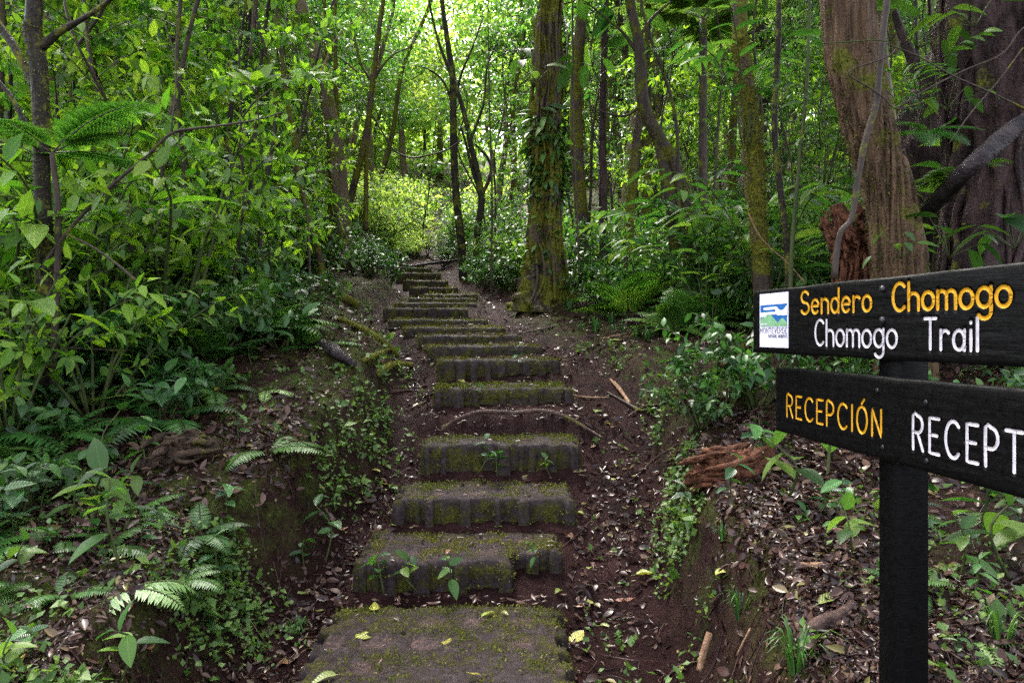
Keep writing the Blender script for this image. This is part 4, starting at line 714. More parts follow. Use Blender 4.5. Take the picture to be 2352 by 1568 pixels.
V['vshrub'] = [variant(*gen_shrub(230 + k, .5, .6, 7, .14, T_F, 7, 1, (15, 60), .35), 'stem', 'vein', 'veined_shrub') for k in range(3)]
V['sapl'] = [variant(*gen_sapling(240 + k, 4.2 + k * .5, 20, .115, T_M, .2, .25, 8, .02), 'twig', 'lush', 'sapling') for k in range(4)]
V['sapb'] = [variant(*gen_sapling(250 + k, 3.4 + k * .6, 18, .14, T_M, .2, .26, 8, .018), 'twig', 'bright', 'bright_sapling') for k in range(4)]
V['sapd'] = [variant(*gen_sapling(260 + k, 4.6 + k * .7, 22, .10, T_MN, .15, .22, 9, .022), 'twig', 'dark', 'dark_sapling') for k in range(4)]
V['fern'] = [variant(*gen_fern(270 + k, 9, .62, (25, 70), 22, 0), 'stem', 'fern', 'fern') for k in range(3)]
V['bifern'] = [variant(*gen_fern(280 + k, 7, .75, (15, 60), 18, 8, .33, arch=.7), 'stem', 'fern', 'lacy_fern') for k in range(3)]
V['dfern'] = [variant(*gen_fern(285 + k, 9, .7, (20, 65), 22, 0, .22), 'stem', 'dark', 'dark_fern') for k in range(2)]
V['ginger'] = [variant(*gen_ginger(290 + k, 6, 1.25, .30), 'stem', 'lush', 'ginger') for k in range(3)]
V['ros'] = [variant(*gen_rosette(300 + k, 7, .45, .32, T_BIG), 'stem', 'lush', 'rosette') for k in range(3)]
V['seed'] = [variant(*gen_seedling(310 + k, .13 + .03 * k, 6, .085), 'stem', ['vein', 'lush', 'lush', 'vein'][k], 'seedling') for k in range(4)]
V['grass'] = [[("foliage", gen_grass(320 + k, 34, .19).mesh("grass_tuft", M['dark']))] for k in range(2)]
V['tree'] = [variant(*gen_tree(330 + k, 9 + k, .13, 16, 1.35, .20, 300), 'palebark', 'lush', 'forest_tree') for k in range(4)]
V['gtree'] = [variant(*gen_tree(340 + k, 8 + k, .11, 16, 1.3, .20, 300), 'palebark', 'goldglow', 'golden_tree') for k in range(4)]
V['dtree'] = [variant(*gen_tree(350 + k, 10 + k, .16, 14, 1.4, .18, 300), 'bark', 'lush', 'dark_tree') for k in range(3)]
V['gbush'] = [variant(*gen_shrub(360 + k, 1.1, .5, 9, .13, T_K, 12, 4), 'stem', 'goldglow', 'golden_shrub') for k in range(3)]
rs = np.random.RandomState(5)
def free(x, y, pad): return x < tl(y) - pad or x > tr(y) + pad
EX = [(245, 930, 110, 190), (410, 1040, 110, 150), (620, 1035, 90, 160), (300, 1345, 70, 200), (755, 815, 80, 130), (630, 910, 70, 100), (1660, 1080, 100, 130)]
def scatter(kind, key, n, ys_, side, words, group, smin, smax, pad, catg, xlim=.78, power=1., test=None, seed=0, tl_=.08, mind=0):
    r = np.random.RandomState(seed); c = 0; tries = 0; pts = []
    while c < n and tries < n * 80:
        tries += 1; y = ys_[0] + (ys_[1] - ys_[0]) * r.rand() ** power; x = r.uniform(-xlim * y - .4, xlim * y + .4)
        if side < 0: x = tl(y) - pad - (tl(y) - pad + xlim * y + .4) * r.rand() if tl(y) - pad > -xlim * y - .4 else None
        if side > 0: x = tr(y) + pad + (xlim * y + .4 - tr(y) - pad) * r.rand() if tr(y) + pad < xlim * y + .4 else None
        if x is None or not free(x, y, pad): continue
        px = CX + F * x / y
        if test and not test(x, y, px): continue
        qy = HY - F * float(gz(x, y)) / y
        if any(abs(px - ex) < er and ey - 15 < qy < ey + eh for ex, ey, er, eh in EX): continue
        if mind and any((x - a) ** 2 + (y - b) ** 2 < mind * mind for a, b in pts): continue
        pts.append((x, y)); s = r.uniform(smin, smax); plant(kind, V[key][r.randint(len(V[key]))], x, y, r.rand() * 6.28, s, words, group, tilt=tuple(r.normal(0, tl_, 2)), catg=catg); c += 1
gap = lambda px: 850 < px < 1095
signgap = lambda x, y: not (x > .35 and y < 3.0)
# left thicket
scatter("broad_leaved_shrub", 'bshrub', 70, (4.6, 13), -1, "bright broad-leaved shrub", "bright broad-leaved shrubs in the left thicket", .75, 1.35, 1.7, "shrub", test=lambda x, y, px: not (y < 5.2 and px > 520) and not (px > 700 and y < 9), seed=1, mind=.35)
scatter("leafy_shrub", 'lshrub', 58, (5.4, 16), -1, "lush mid green shrub", "lush shrubs in the left thicket", .7, 1.2, 1.2, "shrub", test=lambda x, y, px: not (px > 640 and y < 7.5) and px < 860, seed=2, mind=.3)
scatter("low_shrub", 'dshrub', 95, (4.3, 11), -1, "low dark glossy shrub", "low dark shrubs on the left bank", .6, 1.15, 1.15, "shrub", test=lambda x, y, px: px < 300 + (y - 4) * 220 and px < 860, seed=3, mind=.22)
scatter("veined_plant", 'vshrub', 26, (3.6, 5.6), -1, "low plant with glossy veined leaves", "veined plants at the thicket edge", .6, 1.0, 1.0, "plant", test=lambda x, y, px: px < 640 and px < 250 + (y - 3.4) * 260, seed=4, mind=.25)
scatter("bright_sapling", 'sapb', 34, (6.5, 15), -1, "tall bright leaved sapling", "bright saplings in the left forest", .7, 1.1, 1.2, "sapling", test=lambda x, y, px: px < 780, seed=5, mind=.6)
scatter("leafy_sapling", 'sapl', 28, (8, 22), -1, "tall mid green sapling", "green saplings in the left forest", .8, 1.25, 1.0, "sapling", test=lambda x, y, px: px < 850, seed=6, mind=.6)
# right forest
scatter("low_shrub", 'dshrub', 85, (6.0, 15), 1, "low dark glossy shrub", "low dark shrubs in the right forest", .6, 1.15, .5, "shrub", test=lambda x, y, px: px > 1110 and not (px < 1500 and y < 8.6) and (y > 9.6 or px > 1330) and not (px < 1720 and y < 7.4), seed=7, mind=.25)
scatter("leafy_shrub", 'lshrub', 85, (6.6, 15), 1, "lush mid green shrub", "lush shrubs in the right forest", .6, 1.15, .6, "shrub", test=lambda x, y, px: px > 1110 and (y > 9.6 or px > 1560), seed=8, mind=.3)
scatter("leafy_sapling", 'sapl', 22, (10.5, 24), 1, "tall mid green sapling", "green saplings in the right forest", .75, 1.2, .8, "sapling", test=lambda x, y, px: px > 1100 and not (1180 < px < 1320 and y < 9.4), seed=9, mind=.6)
scatter("dark_sapling", 'sapd', 20, (11, 22), 1, "tall dark narrow leaved sapling", "dark saplings in the right forest", .75, 1.15, .8, "sapling", test=lambda x, y, px: px > 1330 and not (1660 < px < 1760 and y < 6.6), seed=10, mind=.6)
scatter("dark_sapling", 'sapd', 16, (10, 22), -1, "tall dark narrow leaved sapling", "dark saplings in the left forest", .75, 1.1, 1.0, "sapling", test=lambda x, y, px: 250 < px < 800, seed=11, mind=.8)
scatter("bright_sapling", 'sapb', 18, (10, 18), 1, "tall bright leaved sapling", "bright saplings in the right forest", .7, 1.1, 1.0, "sapling", test=lambda x, y, px: px > 1450, seed=12, mind=.8)
scatter("fern", 'fern', 75, (7.0, 12), 1, "arching green fern", "ferns on the right forest floor", .8, 1.35, .9, "fern", test=lambda x, y, px: px > 1290 and (y > 8.2 or px > 1500), seed=13, mind=.25)
scatter("lacy_fern", 'bifern', 6, (6.8, 10), 1, "lacy spreading fern", "lacy ferns on the right forest floor", .8, 1.2, 1.3, "fern", test=lambda x, y, px: 1300 < px < 1760, seed=14, mind=.4)
scatter("ginger_plant", 'ginger', 15, (5.6, 9.5), 1, "arching plant with long narrow leaves", "long leaved plants in the right forest", .7, 1.15, 1.4, "plant", test=lambda x, y, px: px > 1480, seed=15, mind=.5)
scatter("fern", 'dfern', 18, (3.4, 6.5), -1, "dark arching fern", "dark ferns at the left thicket edge", .55, .9, 1.1, "fern", test=lambda x, y, px: px < 560 and px < 200 + (y - 3) * 200, seed=16, mind=.3)
# small plants on the banks
V['bank'] = [variant(*gen_fern(401, 6, .36, (10, 45), 20, 0, .24, arch=.8), 'stem', 'fern', 'bank_fern'), variant(*gen_fern(402, 5, .30, (-10, 30), 15, 0, .27, arch=.8), 'stem', 'palefern', 'bank_fern'), variant(*gen_fern(406, 6, .38, (0, 45), 18, 6, .3, arch=.7), 'stem', 'fern', 'bank_fern'), variant(*gen_fern(407, 6, .40, (5, 45), 20, 0, .22, arch=.8), 'stem', 'dark', 'bank_fern')]
scatter("seedling", 'seed', 90, (1.75, 5.2), -1, "small leafy seedling", "seedlings on the left bank", .6, 1.25, .62, "seedling", power=1.5, seed=31, mind=.09)
scatter("seedling", 'seed', 75, (1.6, 5.6), 1, "small leafy seedling", "seedlings on the right bank", .5, 1.1, .95, "seedling", power=1.5, seed=32, mind=.09)
scatter("fern", 'bank', 60, (1.9, 5.4), -1, "small bank fern", "ferns on the left bank", .4, .85, .72, "fern", power=1.3, test=lambda x, y, px: px < 560, seed=33, mind=.16)
scatter("fern", 'bank', 18, (1.9, 5.4), 1, "small bank fern", "ferns on the right bank", .4, .8, 1.0, "fern", power=1.3, seed=34, mind=.2)
scatter("veined_plant", 'vshrub', 22, (2.3, 4.6), -1, "low plant with glossy veined leaves", "veined plants on the left bank", .4, .75, 1.15, "plant", test=lambda x, y, px: px < 420, seed=35, mind=.2)
scatter("low_shrub", 'dshrub', 14, (3.6, 6.4), 1, "low dark glossy shrub", "low dark shrubs behind the sign", .5, .9, 1.5, "shrub", test=lambda x, y, px: px > 1640, seed=36, mind=.25)
# beyond the stairs, and the far trees
scatter("golden_shrub", 'gbush', 40, (16.2, 30), 0, "pale golden green shrub", "pale golden shrubs beyond the trail top", .8, 1.5, .25, "shrub", test=lambda x, y, px: 780 < px < 1010 and not (955 < px < 1015 and y < 21), seed=17, mind=.45)
scatter("golden_tree", 'gtree', 13, (29, 48), 0, "pale golden green tree", "pale golden trees in the clearing", .75, 1.2, .6, "tree", test=lambda x, y, px: 640 < px < 1290, seed=18, mind=1.2)
scatter("forest_tree", 'tree', 40, (18, 46), 0, "mid green leafy tree", "green trees deep in the forest", .8, 1.3, 1.5, "tree", test=lambda x, y, px: not (820 < px < 1130), seed=19, mind=1.4)
scatter("dark_tree", 'dtree', 9, (19, 36), 1, "dark crowned tree", "dark trees deep in the right forest", .8, 1.2, 1.5, "tree", test=lambda x, y, px: px > 1180, seed=20, mind=1.6)
scatter("golden_shrub", 'gbush', 70, (17, 40), -1, "pale golden green shrub", "pale golden shrubs beyond the trail top", .8, 1.6, .8, "shrub", test=lambda x, y, px: px < 860, seed=22, mind=.6)
scatter("golden_shrub", 'gbush', 50, (18, 40), 1, "pale golden green shrub", "pale golden shrubs beyond the trail top", .8, 1.6, .8, "shrub", test=lambda x, y, px: px > 1080, seed=23, mind=.6)
V['pole'] = [variant(*gen_tree(370 + k, 11 + k, .075 + .02 * (k % 3), 9, 1.2, .18, 220, T_K, .62, .26), ['mossbark', 'palebark', 'bark', 'mossbark', 'palebark'][k], ['lush', 'lush', 'lush', 'bright', 'goldglow'][k], 'slender_tree') for k in range(5)]
scatter("slender_tree", 'pole', 30, (9.5, 30), -1, "slender tall bare trunk", "slender trunks in the left forest", .8, 1.2, .8, "tree", test=lambda x, y, px: px < 860 or 905 < px < 960 and y > 20, seed=41, mind=.8)
scatter("slender_tree", 'pole', 30, (9.5, 30), 1, "slender tall bare trunk", "slender trunks in the right forest", .8, 1.2, .8, "tree", test=lambda x, y, px: px > 1100 and not 1190 < px < 1310, seed=42, mind=.8)
scatter("fern", 'fern', 40, (4.4, 8), -1, "arching green fern", "ferns in the left thicket", .8, 1.3, 1.3, "fern", test=lambda x, y, px: px < 260 + (y - 4) * 230, seed=43, mind=.3)
scatter("golden_shrub", 'gbush', 26, (16.5, 26), 0, "pale golden green shrub", "pale golden shrubs beyond the trail top", .6, 1.1, -.28, "shrub", test=lambda x, y, px: 840 < px < 1090 and not tl(y) + .25 < x < tr(y) - .25, seed=44, mind=.3)
scatter("low_shrub", 'dshrub', 30, (11, 16.5), 0, "low dark glossy shrub", "low dark shrubs by the upper steps", .5, .9, .3, "shrub", test=lambda x, y, px: 760 < px < 1180, seed=45, mind=.3)
scatter("bright_sapling", 'sapb', 15, (5.2, 8.2), -1, "tall bright leaved sapling", "bright saplings in the left forest", .55, .85, 1.7, "sapling", test=lambda x, y, px: px < 620, seed=46, mind=.4)
scatter("grass_tuft", 'grass', 40, (6.6, 10.5), 1, "small weedy grass tuft", "grass tufts on the right litter slope", .7, 1.3, .7, "grass", test=lambda x, y, px: 1300 < px < 1700, seed=47, mind=.15)
scatter("golden_shrub", 'gbush', 22, (15.8, 20), 0, "pale golden green shrub", "pale golden shrubs beyond the trail top", .35, .6, -3, "shrub", test=lambda x, y, px: 850 < px < 962, seed=48, mind=.2)
V['thin'] = [variant(*gen_sapling(380 + k, 5.2 + .4 * k, 9, .10, T_M, .45, .16, 7, .022, .035, 2), 'twig' if k % 2 else 'mossdark', ['lush', 'bright', 'lush'][k], 'thin_tree') for k in range(3)]
scatter("thin_sapling", 'thin', 30, (5.4, 13), -1, "thin bare stemmed sapling", "thin saplings in the left forest", .8, 1.25, 1.2, "sapling", test=lambda x, y, px: px < 830 and not (px > 640 and y < 8), seed=51, mind=.35)
scatter("thin_sapling", 'thin', 24, (7.5, 15), 1, "thin bare stemmed sapling", "thin saplings in the right forest", .8, 1.25, 1.0, "sapling", test=lambda x, y, px: px > 1120 and not 1180 < px < 1320, seed=52, mind=.4)
scatter("leafy_shrub", 'lshrub', 26, (15.5, 26), 1, "lush mid green shrub", "lush shrubs right of the trail top", .5, .9, -.1, "shrub", test=lambda x, y, px: 1000 < px < 1190, seed=53, mind=.3)
scatter("golden_tree", 'gtree', 10, (24, 44), 1, "pale golden green tree", "pale golden trees behind the right forest", .75, 1.1, .6, "tree", test=lambda x, y, px: 1300 < px < 1900, seed=54, mind=1.2)
for k, (a, y_, s_) in enumerate([(930, 38, 1.45), (1010, 44, 1.5)]): plant("golden_tree", V['gtree'][k], (a - CX) / F * y_, y_, k, s_, "pale golden green tree", "pale golden trees in the clearing", catg="tree")
# hand placed plants
def at(kind, key, k, px, py, s, label, catg, rz=0, tilt=(0, 0), Y=None, z=None, mats=None):
    h_ = hit(px, py) if Y is None else P(px, py, Y); r = plant(kind, V[key][k], h_[0], h_[1], rz, s, None, "plants along the trail", z=(h_[2] if z is None else z) - .01, tilt=tilt, catg=catg); REC.pop(); r["label"] = label; del r["group"]; return r
V['pale'] = [variant(*gen_fern(400, 5, .42, (5, 35), 18, 7, .36, arch=.5), 'stem', 'palefern', 'pale_fern')]
V['paddle'] = [variant(*gen_rosette(404, 5, 1.42, .42, T_BIG, (68, 86), .7, (-.15, .5)), 'stem', 'bright', 'paddle_plant')]
V['ttfern'] = [variant(*gen_fern(408, 11, 1.75, (5, 40), 30, 0, .25, trunk=3.7, arch=.6, tr_=.07), 'twig', 'palefern', 'tall_tree_fern')]
_s = gen_rosette(403, 11, .10, .20, T_F, (20, 85), -.9, (.1, 1.3)); tube(_s[0], [(.1, .3, -2.4), (.05, .1, -1.2), (0, 0, 0)], (.009, .005), 6, 16); V['sprig'] = [variant(*_s, 'stem', 'bright', 'leaf_sprig')]
V['tfern'] = [variant(*gen_fern(405, 6, .72, (10, 45), 22, 10, .26, trunk=.9, arch=.6), 'twig', 'fern', 'tree_fern')]
at("pale_fern", 'pale', 0, 245, 930, 1.05, "pale yellow green fern above the rotten left log", "fern", 2.2)
at("fern", 'bank', 0, 610, 1035, 1.0, "green fern with long straight fronds on the left bank slope", "fern", .6)
at("fern", 'bank', 1, 300, 1345, 1.0, "small light green fern drooping at the lower left", "fern", 4.4)
at("fern", 'bank', 0, 410, 1330, .6, "small dark fern behind the drooping light green fern", "fern", 5.8)
at("fern", 'bank', 1, 615, 895, .75, "small pale fern on the left bank below black log", "fern", 1.0)
at("fern", 'bank', 0, 360, 935, .9, "yellow green fern spray right of the pale fern", "fern", 3.0)
at("fern", 'dfern', 0, 60, 1080, .75, "dark fern in the lower left corner thicket", "fern", 1.0)
at("fern", 'dfern', 1, 460, 1230, .45, "dark feathery fern on the left slope above the bank moss", "fern", 2.0)
at("lacy_fern", 'bifern', 0, 700, 800, .7, "silvery lacy fern beside the wet black log", "fern", 2.0)
at("leaf_sprig", 'sprig', 0, 590, 215, 1.0, "sprig of large translucent bright green leaves above the left thicket", "plant", .3, (.5, 0), Y=5.0)
for k, (a, b, y_, s_, lb) in enumerate([(130, 520, 4.3, 1.1, "plant with one huge bright paddle leaf near the left edge"), (20, 330, 3.6, .8, "bright yellow green leaves poking in at the left edge"), (230, 640, 4.6, 1.2, "arching large bright leaf plant below the long arched branch")]): q = P(a, b, y_); at("paddle_plant", 'paddle', 0, a, b, s_, lb, "plant", k * 1.7 + .4, (.1, -.1), Y=y_, z=float(gz(q[0], q[1])))
at("tree_fern", 'tfern', 0, 120, 700, 1.0, "young tree fern with lacy spreading fronds at the left", "fern", .4, Y=4.0)
at("tree_fern", 'ttfern', 0, 1615, 300, 1.0, "tall tree fern with bright fronds high in the right forest", "fern", 1.4, Y=9.5, z=float(gz((1615 - CX) / F * 9.5, 9.5)))
at("ginger_plant", 'ginger', 0, 1680, 720, 1.0, "long leaved plant leaning left beside the yellow moss trunk", "plant", 2.6)
at("ginger_plant", 'ginger', 1, 1712, 330, .75, "leafy cane sprig growing high on the yellow moss trunk", "plant", .6, Y=5.78)
at("ginger_plant", 'ginger', 2, 1560, 700, 1.1, "plant with comb-like long narrow leaves right of the dark curved tree", "plant", 4.0)
for k, (a, b, s_, lb) in enumerate([(1660, 960, .85, "dense dark fern-like shrub on the right bank left of the lower board"), (1735, 940, .9, "glossy dark shrub half behind the lower board's left end"), (1610, 985, .6, "small dark shrub above the red rotten log")]): at("low_shrub", 'dshrub', k, a, b, s_, lb, "shrub", k)
for k, (a, b, s_, lb) in enumerate([(1735, 1060, 1.6, "light green seedling with upright leaves over the red log"), (1800, 1150, 1.8, "seedling with long veined leaves under the lower board"), (1900, 1090, 2.2, "large leaved plant below the lower board near the post"), (1690, 1170, 1.1, "small seedling below the red rotten log"), (1930, 1190, 1.2, "bright small plant left of the black post at mid height"),
      (1960, 1270, 1.1, "light green seedling beside the black post"), (1560, 1110, 1.1, "tiny seedling on the right bank edge below purple log"), (1580, 1210, 1.0, "seedling on the mossy face of the right bank"), (2250, 1210, 2.0, "dark leafy plant right of the post under the board"), (2330, 1330, 1.6, "leafy plant at the right edge in the litter"), (2200, 1330, 1.2, "small plant right of the post on the litter"),
      (745, 1290, 1.4, "pale seedling in the left gully beside the first step"), (700, 1300, 1.1, "second pale seedling in the left gully nearer the bank"), (205, 1240, 1.9, "seedling with two large veined leaves at lower left"), (280, 1300, 1.8, "wide flat veined leaf plant at lower left"), (490, 1350, 1.0, "small round leaved seedling on the lower left slope"), (475, 1480, 1.0, "seedling with round leaves near the bottom left"), (270, 1560, 1.2, "seedling cut by the bottom edge at left"),
      (340, 1080, 1.3, "glossy seedling left below the rotten left log"), (250, 1090, 1.5, "veined plant left of the rotten left log"), (520, 1180, 1.2, "small leafy plant on the slope above bank moss"), (590, 780, 2.0, "plant with a pale shiny leaf before the left thicket"), (420, 850, 2.2, "plant with a big dull leaf standing above the rotten left log"), (640, 730, 1.8, "glossy plant at the thicket edge above the black log")]):
    at("seedling", 'seed', k % 4, a, b, s_, lb, "seedling", k * 1.3)
for k, (a, b, y_, s_, lb) in enumerate([(880, 1350, 3.41, 1.35, "four leaved glossy seedling at the front of the first step"), (955, 1345, 3.41, 1.0, "small seedling by the ribs of the first step"), (1032, 1350, 3.41, 1.15, "slender seedling at the middle of first step's front"), (1098, 1080, 4.53, 1.0, "seedling with one upright leaf on the third step's front"), (1142, 1082, 4.53, 1.1, "bushy small seedling on the third step's front"), (1262, 1085, 4.55, .7, "tiny seedling right on the third step's front"),
      (1240, 1290, 3.62, .7, "tiny seedling in the notch of the first step"), (1180, 845, 5.97, .9, "little plant on the front of the fifth step"), (1090, 905, 5.26, .8, "grassy sprout on the front of the fourth step")]): at("seedling", 'seed', k % 4, a, b, s_, lb, "seedling", k * 1.3 + 4, (.35, 0), Y=y_)
for k, (a, b, s_, lb) in enumerate([(1830, 1545, 1.0, "grass tuft at the bottom beside the purple brown branch"), (1700, 1420, .8, "grass tuft on the mossy right bank face"), (1660, 1240, .5, "small grass tuft on the right bank lip"), (1600, 690, 1.0, "grassy tuft on the litter slope below the ferns"), (1460, 705, 1.0, "grass tuft near the foot of golden mossy trunk"), (680, 1460, .6, "small dark grass tuft at lower left"), (1500, 730, .9, "light grass tuft on upper right litter"), (2300, 1480, .8, "grass tuft at the right edge beyond the post"), (1350, 725, .8, "grass tuft right of the buttressed tree")]):
    at("grass_tuft", 'grass', k % 2, a, b, s_, lb, "grass", k)

for k, (kd, ky, v_, a, b, y_, s_, lb) in enumerate([("epiphyte", 'ros', 0, 2105, 110, 4.7, .8, "broad leaved plant clinging high between brown trunk and dark tree"), ("epiphyte", 'ros', 1, 2240, 60, 4.3, .7, "broad leaves hanging before the top of the huge dark tree"), ("epiphyte", 'ginger', 1, 2130, 330, 4.6, .45, "narrow leaved plant clinging between the two big right trunks"), ("epiphyte", 'ros', 2, 2175, 250, 4.4, .55, "glossy leaves sprouting left of the huge dark tree"), ("fern", 'bank', 0, 2195, 400, 4.1, 1.0, "fern hanging from the grey leaning limb"),
      ("fern", 'bank', 2, 2120, 300, 4.5, 1.0, "lacy fern on the dark trunk filling the shadow hollow"), ("epiphyte", 'ros', 0, 2180, 590, 4.0, .6, "broad leaves just above the upper board by the dark tree"), ("epiphyte", 'ros', 1, 2330, 570, 3.9, .7, "broad leaves above the upper board at the right edge"), ("epiphyte", 'ros', 2, 2070, 590, 3.95, .4, "small bright leaves low on the thick brown trunk"), ("epiphyte", 'ros', 0, 1900, 160, 4.6, .6, "big leaves left of the upper brown trunk"), ("epiphyte", 'ros', 2, 1885, 340, 4.8, .6, "broad leaves at mid height left of the brown trunk"),
      ("epiphyte", 'ginger', 0, 1900, 420, 4.9, .5, "long leaves fanning out left of the brown trunk's middle"), ("epiphyte", 'ros', 1, 1420, 60, 8.4, 1.2, "large glossy leaves hanging high beside the dark curved tree"), ("epiphyte", 'ros', 0, 1360, 150, 8.6, 1.2, "large drooping leaves right of the mossy buttressed tree's crown"), ("epiphyte", 'ros', 2, 1225, 200, 9.0, 1.1, "big leaves spreading left from the mossy buttressed tree")]):
    at(kd, ky, v_, a, b, s_, lb, "fern" if kd == "fern" else "plant", k * 2.1, (.25 * math.sin(k), .3), Y=y_)
for k, (x_, y_, s_, lb) in enumerate([(-2.85, 3.75, .95, "bright shrub at the left edge in front of the dark tree"), (-3.3, 4.4, 1.2, "tall bright shrub at the left edge behind the dark tree"), (-2.45, 4.0, .8, "bright shrub right of the dark left edge tree"), (-2.9, 3.45, .7, "leafy shrub low at the left edge")]): r = plant("broad_leaved_shrub", V['bshrub'][k], x_, y_, k, s_, None, "x", catg="shrub"); REC.pop(); r["label"] = lb; del r["group"]
# fallen leaves one can count
FL = [(840, 1457, .115, 0, "large pale green dead leaf flat on the bottom slab"), (1120, 1415, .075, 0, "curled pale leaf near the back edge of bottom slab"), (1028, 1475, .07, 0, "thin yellow green leaf in the middle of bottom slab"), (1160, 1413, .035, 0, "tiny green leaf right of the curled pale leaf on slab"), (860, 1395, .10, 0, "olive yellow leaf on the back left corner of slab"),
      (740, 1408, .07, 0, "pale green leaf left of the bottom slab"), (690, 1368, .06, 0, "bright yellow leaf in the left gully at the slab's back corner"), (1030, 1275, .05, 1, "orange brown leaf on the first step tread"), (1150, 1215, .05, 0, "yellow leaf at the back of the first step"), (1110, 1137, .045, 0, "yellow leaf on the second step tread"), (860, 1078, .16, 0, "big torn pale leaf in the left gully beside third step"), (890, 1120, .12, 0, "pale leaf cluster below the big torn leaf in left gully"),
      (1355, 1300, .08, 0, "yellow curled leaf in the right gully beside the first step"), (1480, 1325, .09, 0, "pale split leaf in the right gully mud"), (1435, 1375, .09, 1, "brown and green leaf in the right gully"), (1325, 1390, .09, 1, "orange brown leaf in the right gully beside the slab"), (1355, 1385, .05, 0, "small pale leaf beside the orange brown leaf"), (1282, 1362, .06, 0, "pale leaf at the right front of the first step"), (1325, 1470, .10, 0, "curled yellow leaf along the slab's right edge"),
      (1565, 1540, .05, 0, "small yellow leaf near the bottom right of gully"), (1660, 1310, .10, 0, "upright yellow green leaf on the right bank moss"), (1905, 1385, .10, 0, "olive dead leaf above the purple brown branch"), (1410, 1105, .05, 0, "small yellow leaf on the mud beside second step"), (1415, 1070, .05, 0, "yellow brown leaf on the mud beside third step"), (1370, 945, .12, 0, "broken pale leaf in the right gully beside the fourth step"), (1395, 975, .05, 0, "small pale leaf below the broken pale leaf"),
      (1360, 1025, .09, 1, "tan leaf right of the third step"), (1510, 1090, .05, 1, "red tinged leaf on the right bank foot"), (1420, 782, .17, 0, "large grey green fallen leaf on upper right litter"), (1465, 772, .15, 0, "second grey green fallen leaf beside the large one"), (1280, 770, .11, 0, "yellow green leaf right of the sixth step"), (1060, 880, .08, 0, "yellow leaf on the fourth step tread"), (540, 1210, .06, 1, "orange leaf on the left slope above bank moss"), (205, 1272, .05, 1, "orange tan leaf at lower left"), (20, 1540, .16, 0, "large yellow leaf in the bottom left corner"),
      (610, 945, .06, 1, "dry brown leaf on the left bank litter"), (680, 1000, .09, 1, "purple brown leaf beside the straight frond fern"), (500, 905, .10, 0, "broad yellow leaf left of the small pale fern"), (345, 1490, .06, 1, "pink brown leaf near the bottom left"), (650, 1530, .08, 1, "pale tan leaf left of the slab at bottom"), (745, 1560, .09, 0, "yellow green leaf at the bottom edge on the slab corner"), (1090, 1560, .07, 0, "tan leaf at the bottom edge of slab"), (905, 1210, .04, 0, "small yellow leaf at first step's back left"), (760, 1235, .08, 0, "green leaf flat in the left gully by second step"), (790, 1215, .08, 1, "brown leaf in the left gully by the second step"), (1390, 1440, .05, 0, "pale leaf on the smooth mud right of slab"), (1305, 1235, .09, 1, "purple leaf at the right of the second step"), (1330, 1180, .06, 0, "green leaf on the mud right of second step")]
def hit_step(px, py):
    for (Y, z, a, b, d, yw) in ST[:8]:
        t = z / ((HY - py) / F) if py > HY + 1 else 1e9; x = (px - CX) / F * t; c = (x - (a + b) / 2) * math.tan(R(yw))
        if a - .02 < x < b + .02 and Y + c - .02 < t < Y + d + c: return np.array([x, t, z + .004])
    return hit(px, py)
for k, (a, b, L, br, lb) in enumerate(FL):
    r = np.random.RandomState(700 + k); h_ = hit_step(a, b); g = G(); th = r.rand() * 6.28; d = np.array([math.cos(th), math.sin(th), .06]); up = nrm(np.array([r.normal(0, .15), r.normal(0, .15) - .15, 1.]))
    tp_ = [tpl((.08, .2, .36, .54, .72, .88), r.uniform(.36, .62), r.uniform(-.5, .6), r.uniform(-.15, .3), .8), tpl((.08, .2, .36, .54, .72, .88), r.uniform(.3, .5), r.uniform(.3, 1.1), r.uniform(-.3, .4), .8)][k % 2]
    leaves(g, tp_, h_ + [0, 0, .008] - d * L * .5, d, up, L * 1.05, r.uniform(.2, .9)); v = g.V[0]; v += (fbm(v * 30, 2, k)[:, None] * np.array([0, 0, .012])); p0 = h_ + [0, 0, .008] - d * L * .5; tube(g, [p0 - d * L * .28 + [0, 0, -.004], p0], (.0012, .0016), 4, 5, cap=False)
    tag(obj("fallen_leaf", g, M['brownleaf' if br else 'fallen']), lb, "leaf")

# ------------------------------------------------------------------ litter, ground cover (nobody could count them)
def spread(n, seed, y0=1.35, y1=15, xl=.82):
    r = np.random.RandomState(seed); y = 1 / (1 / y1 + (1 / y0 - 1 / y1) * r.rand(n)) ; x = r.uniform(-xl, xl, n) * y; return r, x, y
r, x, y = spread(250000, 31, 1.35, 24); zb, bl, br, u, v = gbase(x, y)
dens = np.where(np.maximum(u, v) < 0, 0, .55 + .45 * np.clip(np.maximum(bl, br), 0, 1)) * np.clip(.55 + 1.5 * fbm(np.stack([x * 1.7, y * 1.7, x * 0], -1), 2, 41), .06, 1)
steep = np.maximum(bl * (1 - bl), br * (1 - br)) * 4; dens *= 1 - .75 * steep
k = r.rand(len(x)) < dens * .85; x, y, n = x[k], y[k], k.sum(); z = gz(x, y); nn = nrm(gnorm(x, y) + r.normal(0, .42, (n, 3))); th = r.rand(n) * 6.28; d = np.stack([np.cos(th), np.sin(th), 0 * th], -1); d = nrm(d - nn * (d * nn).sum(1, keepdims=True) + [0, 0, .04])
L = np.exp(r.normal(math.log(.029), .45, n)) * (1 + .05 * y) * np.clip(y / 3.2, .6, 1); L = np.minimum(L, .05 + .006 * y); tint = np.clip(np.where(r.rand(n) < .013, r.uniform(.8, 1, n), r.beta(1.6, 2.6, n)), 0, 1); o = np.stack([x, y, z + r.uniform(.002, .014, n)], -1)
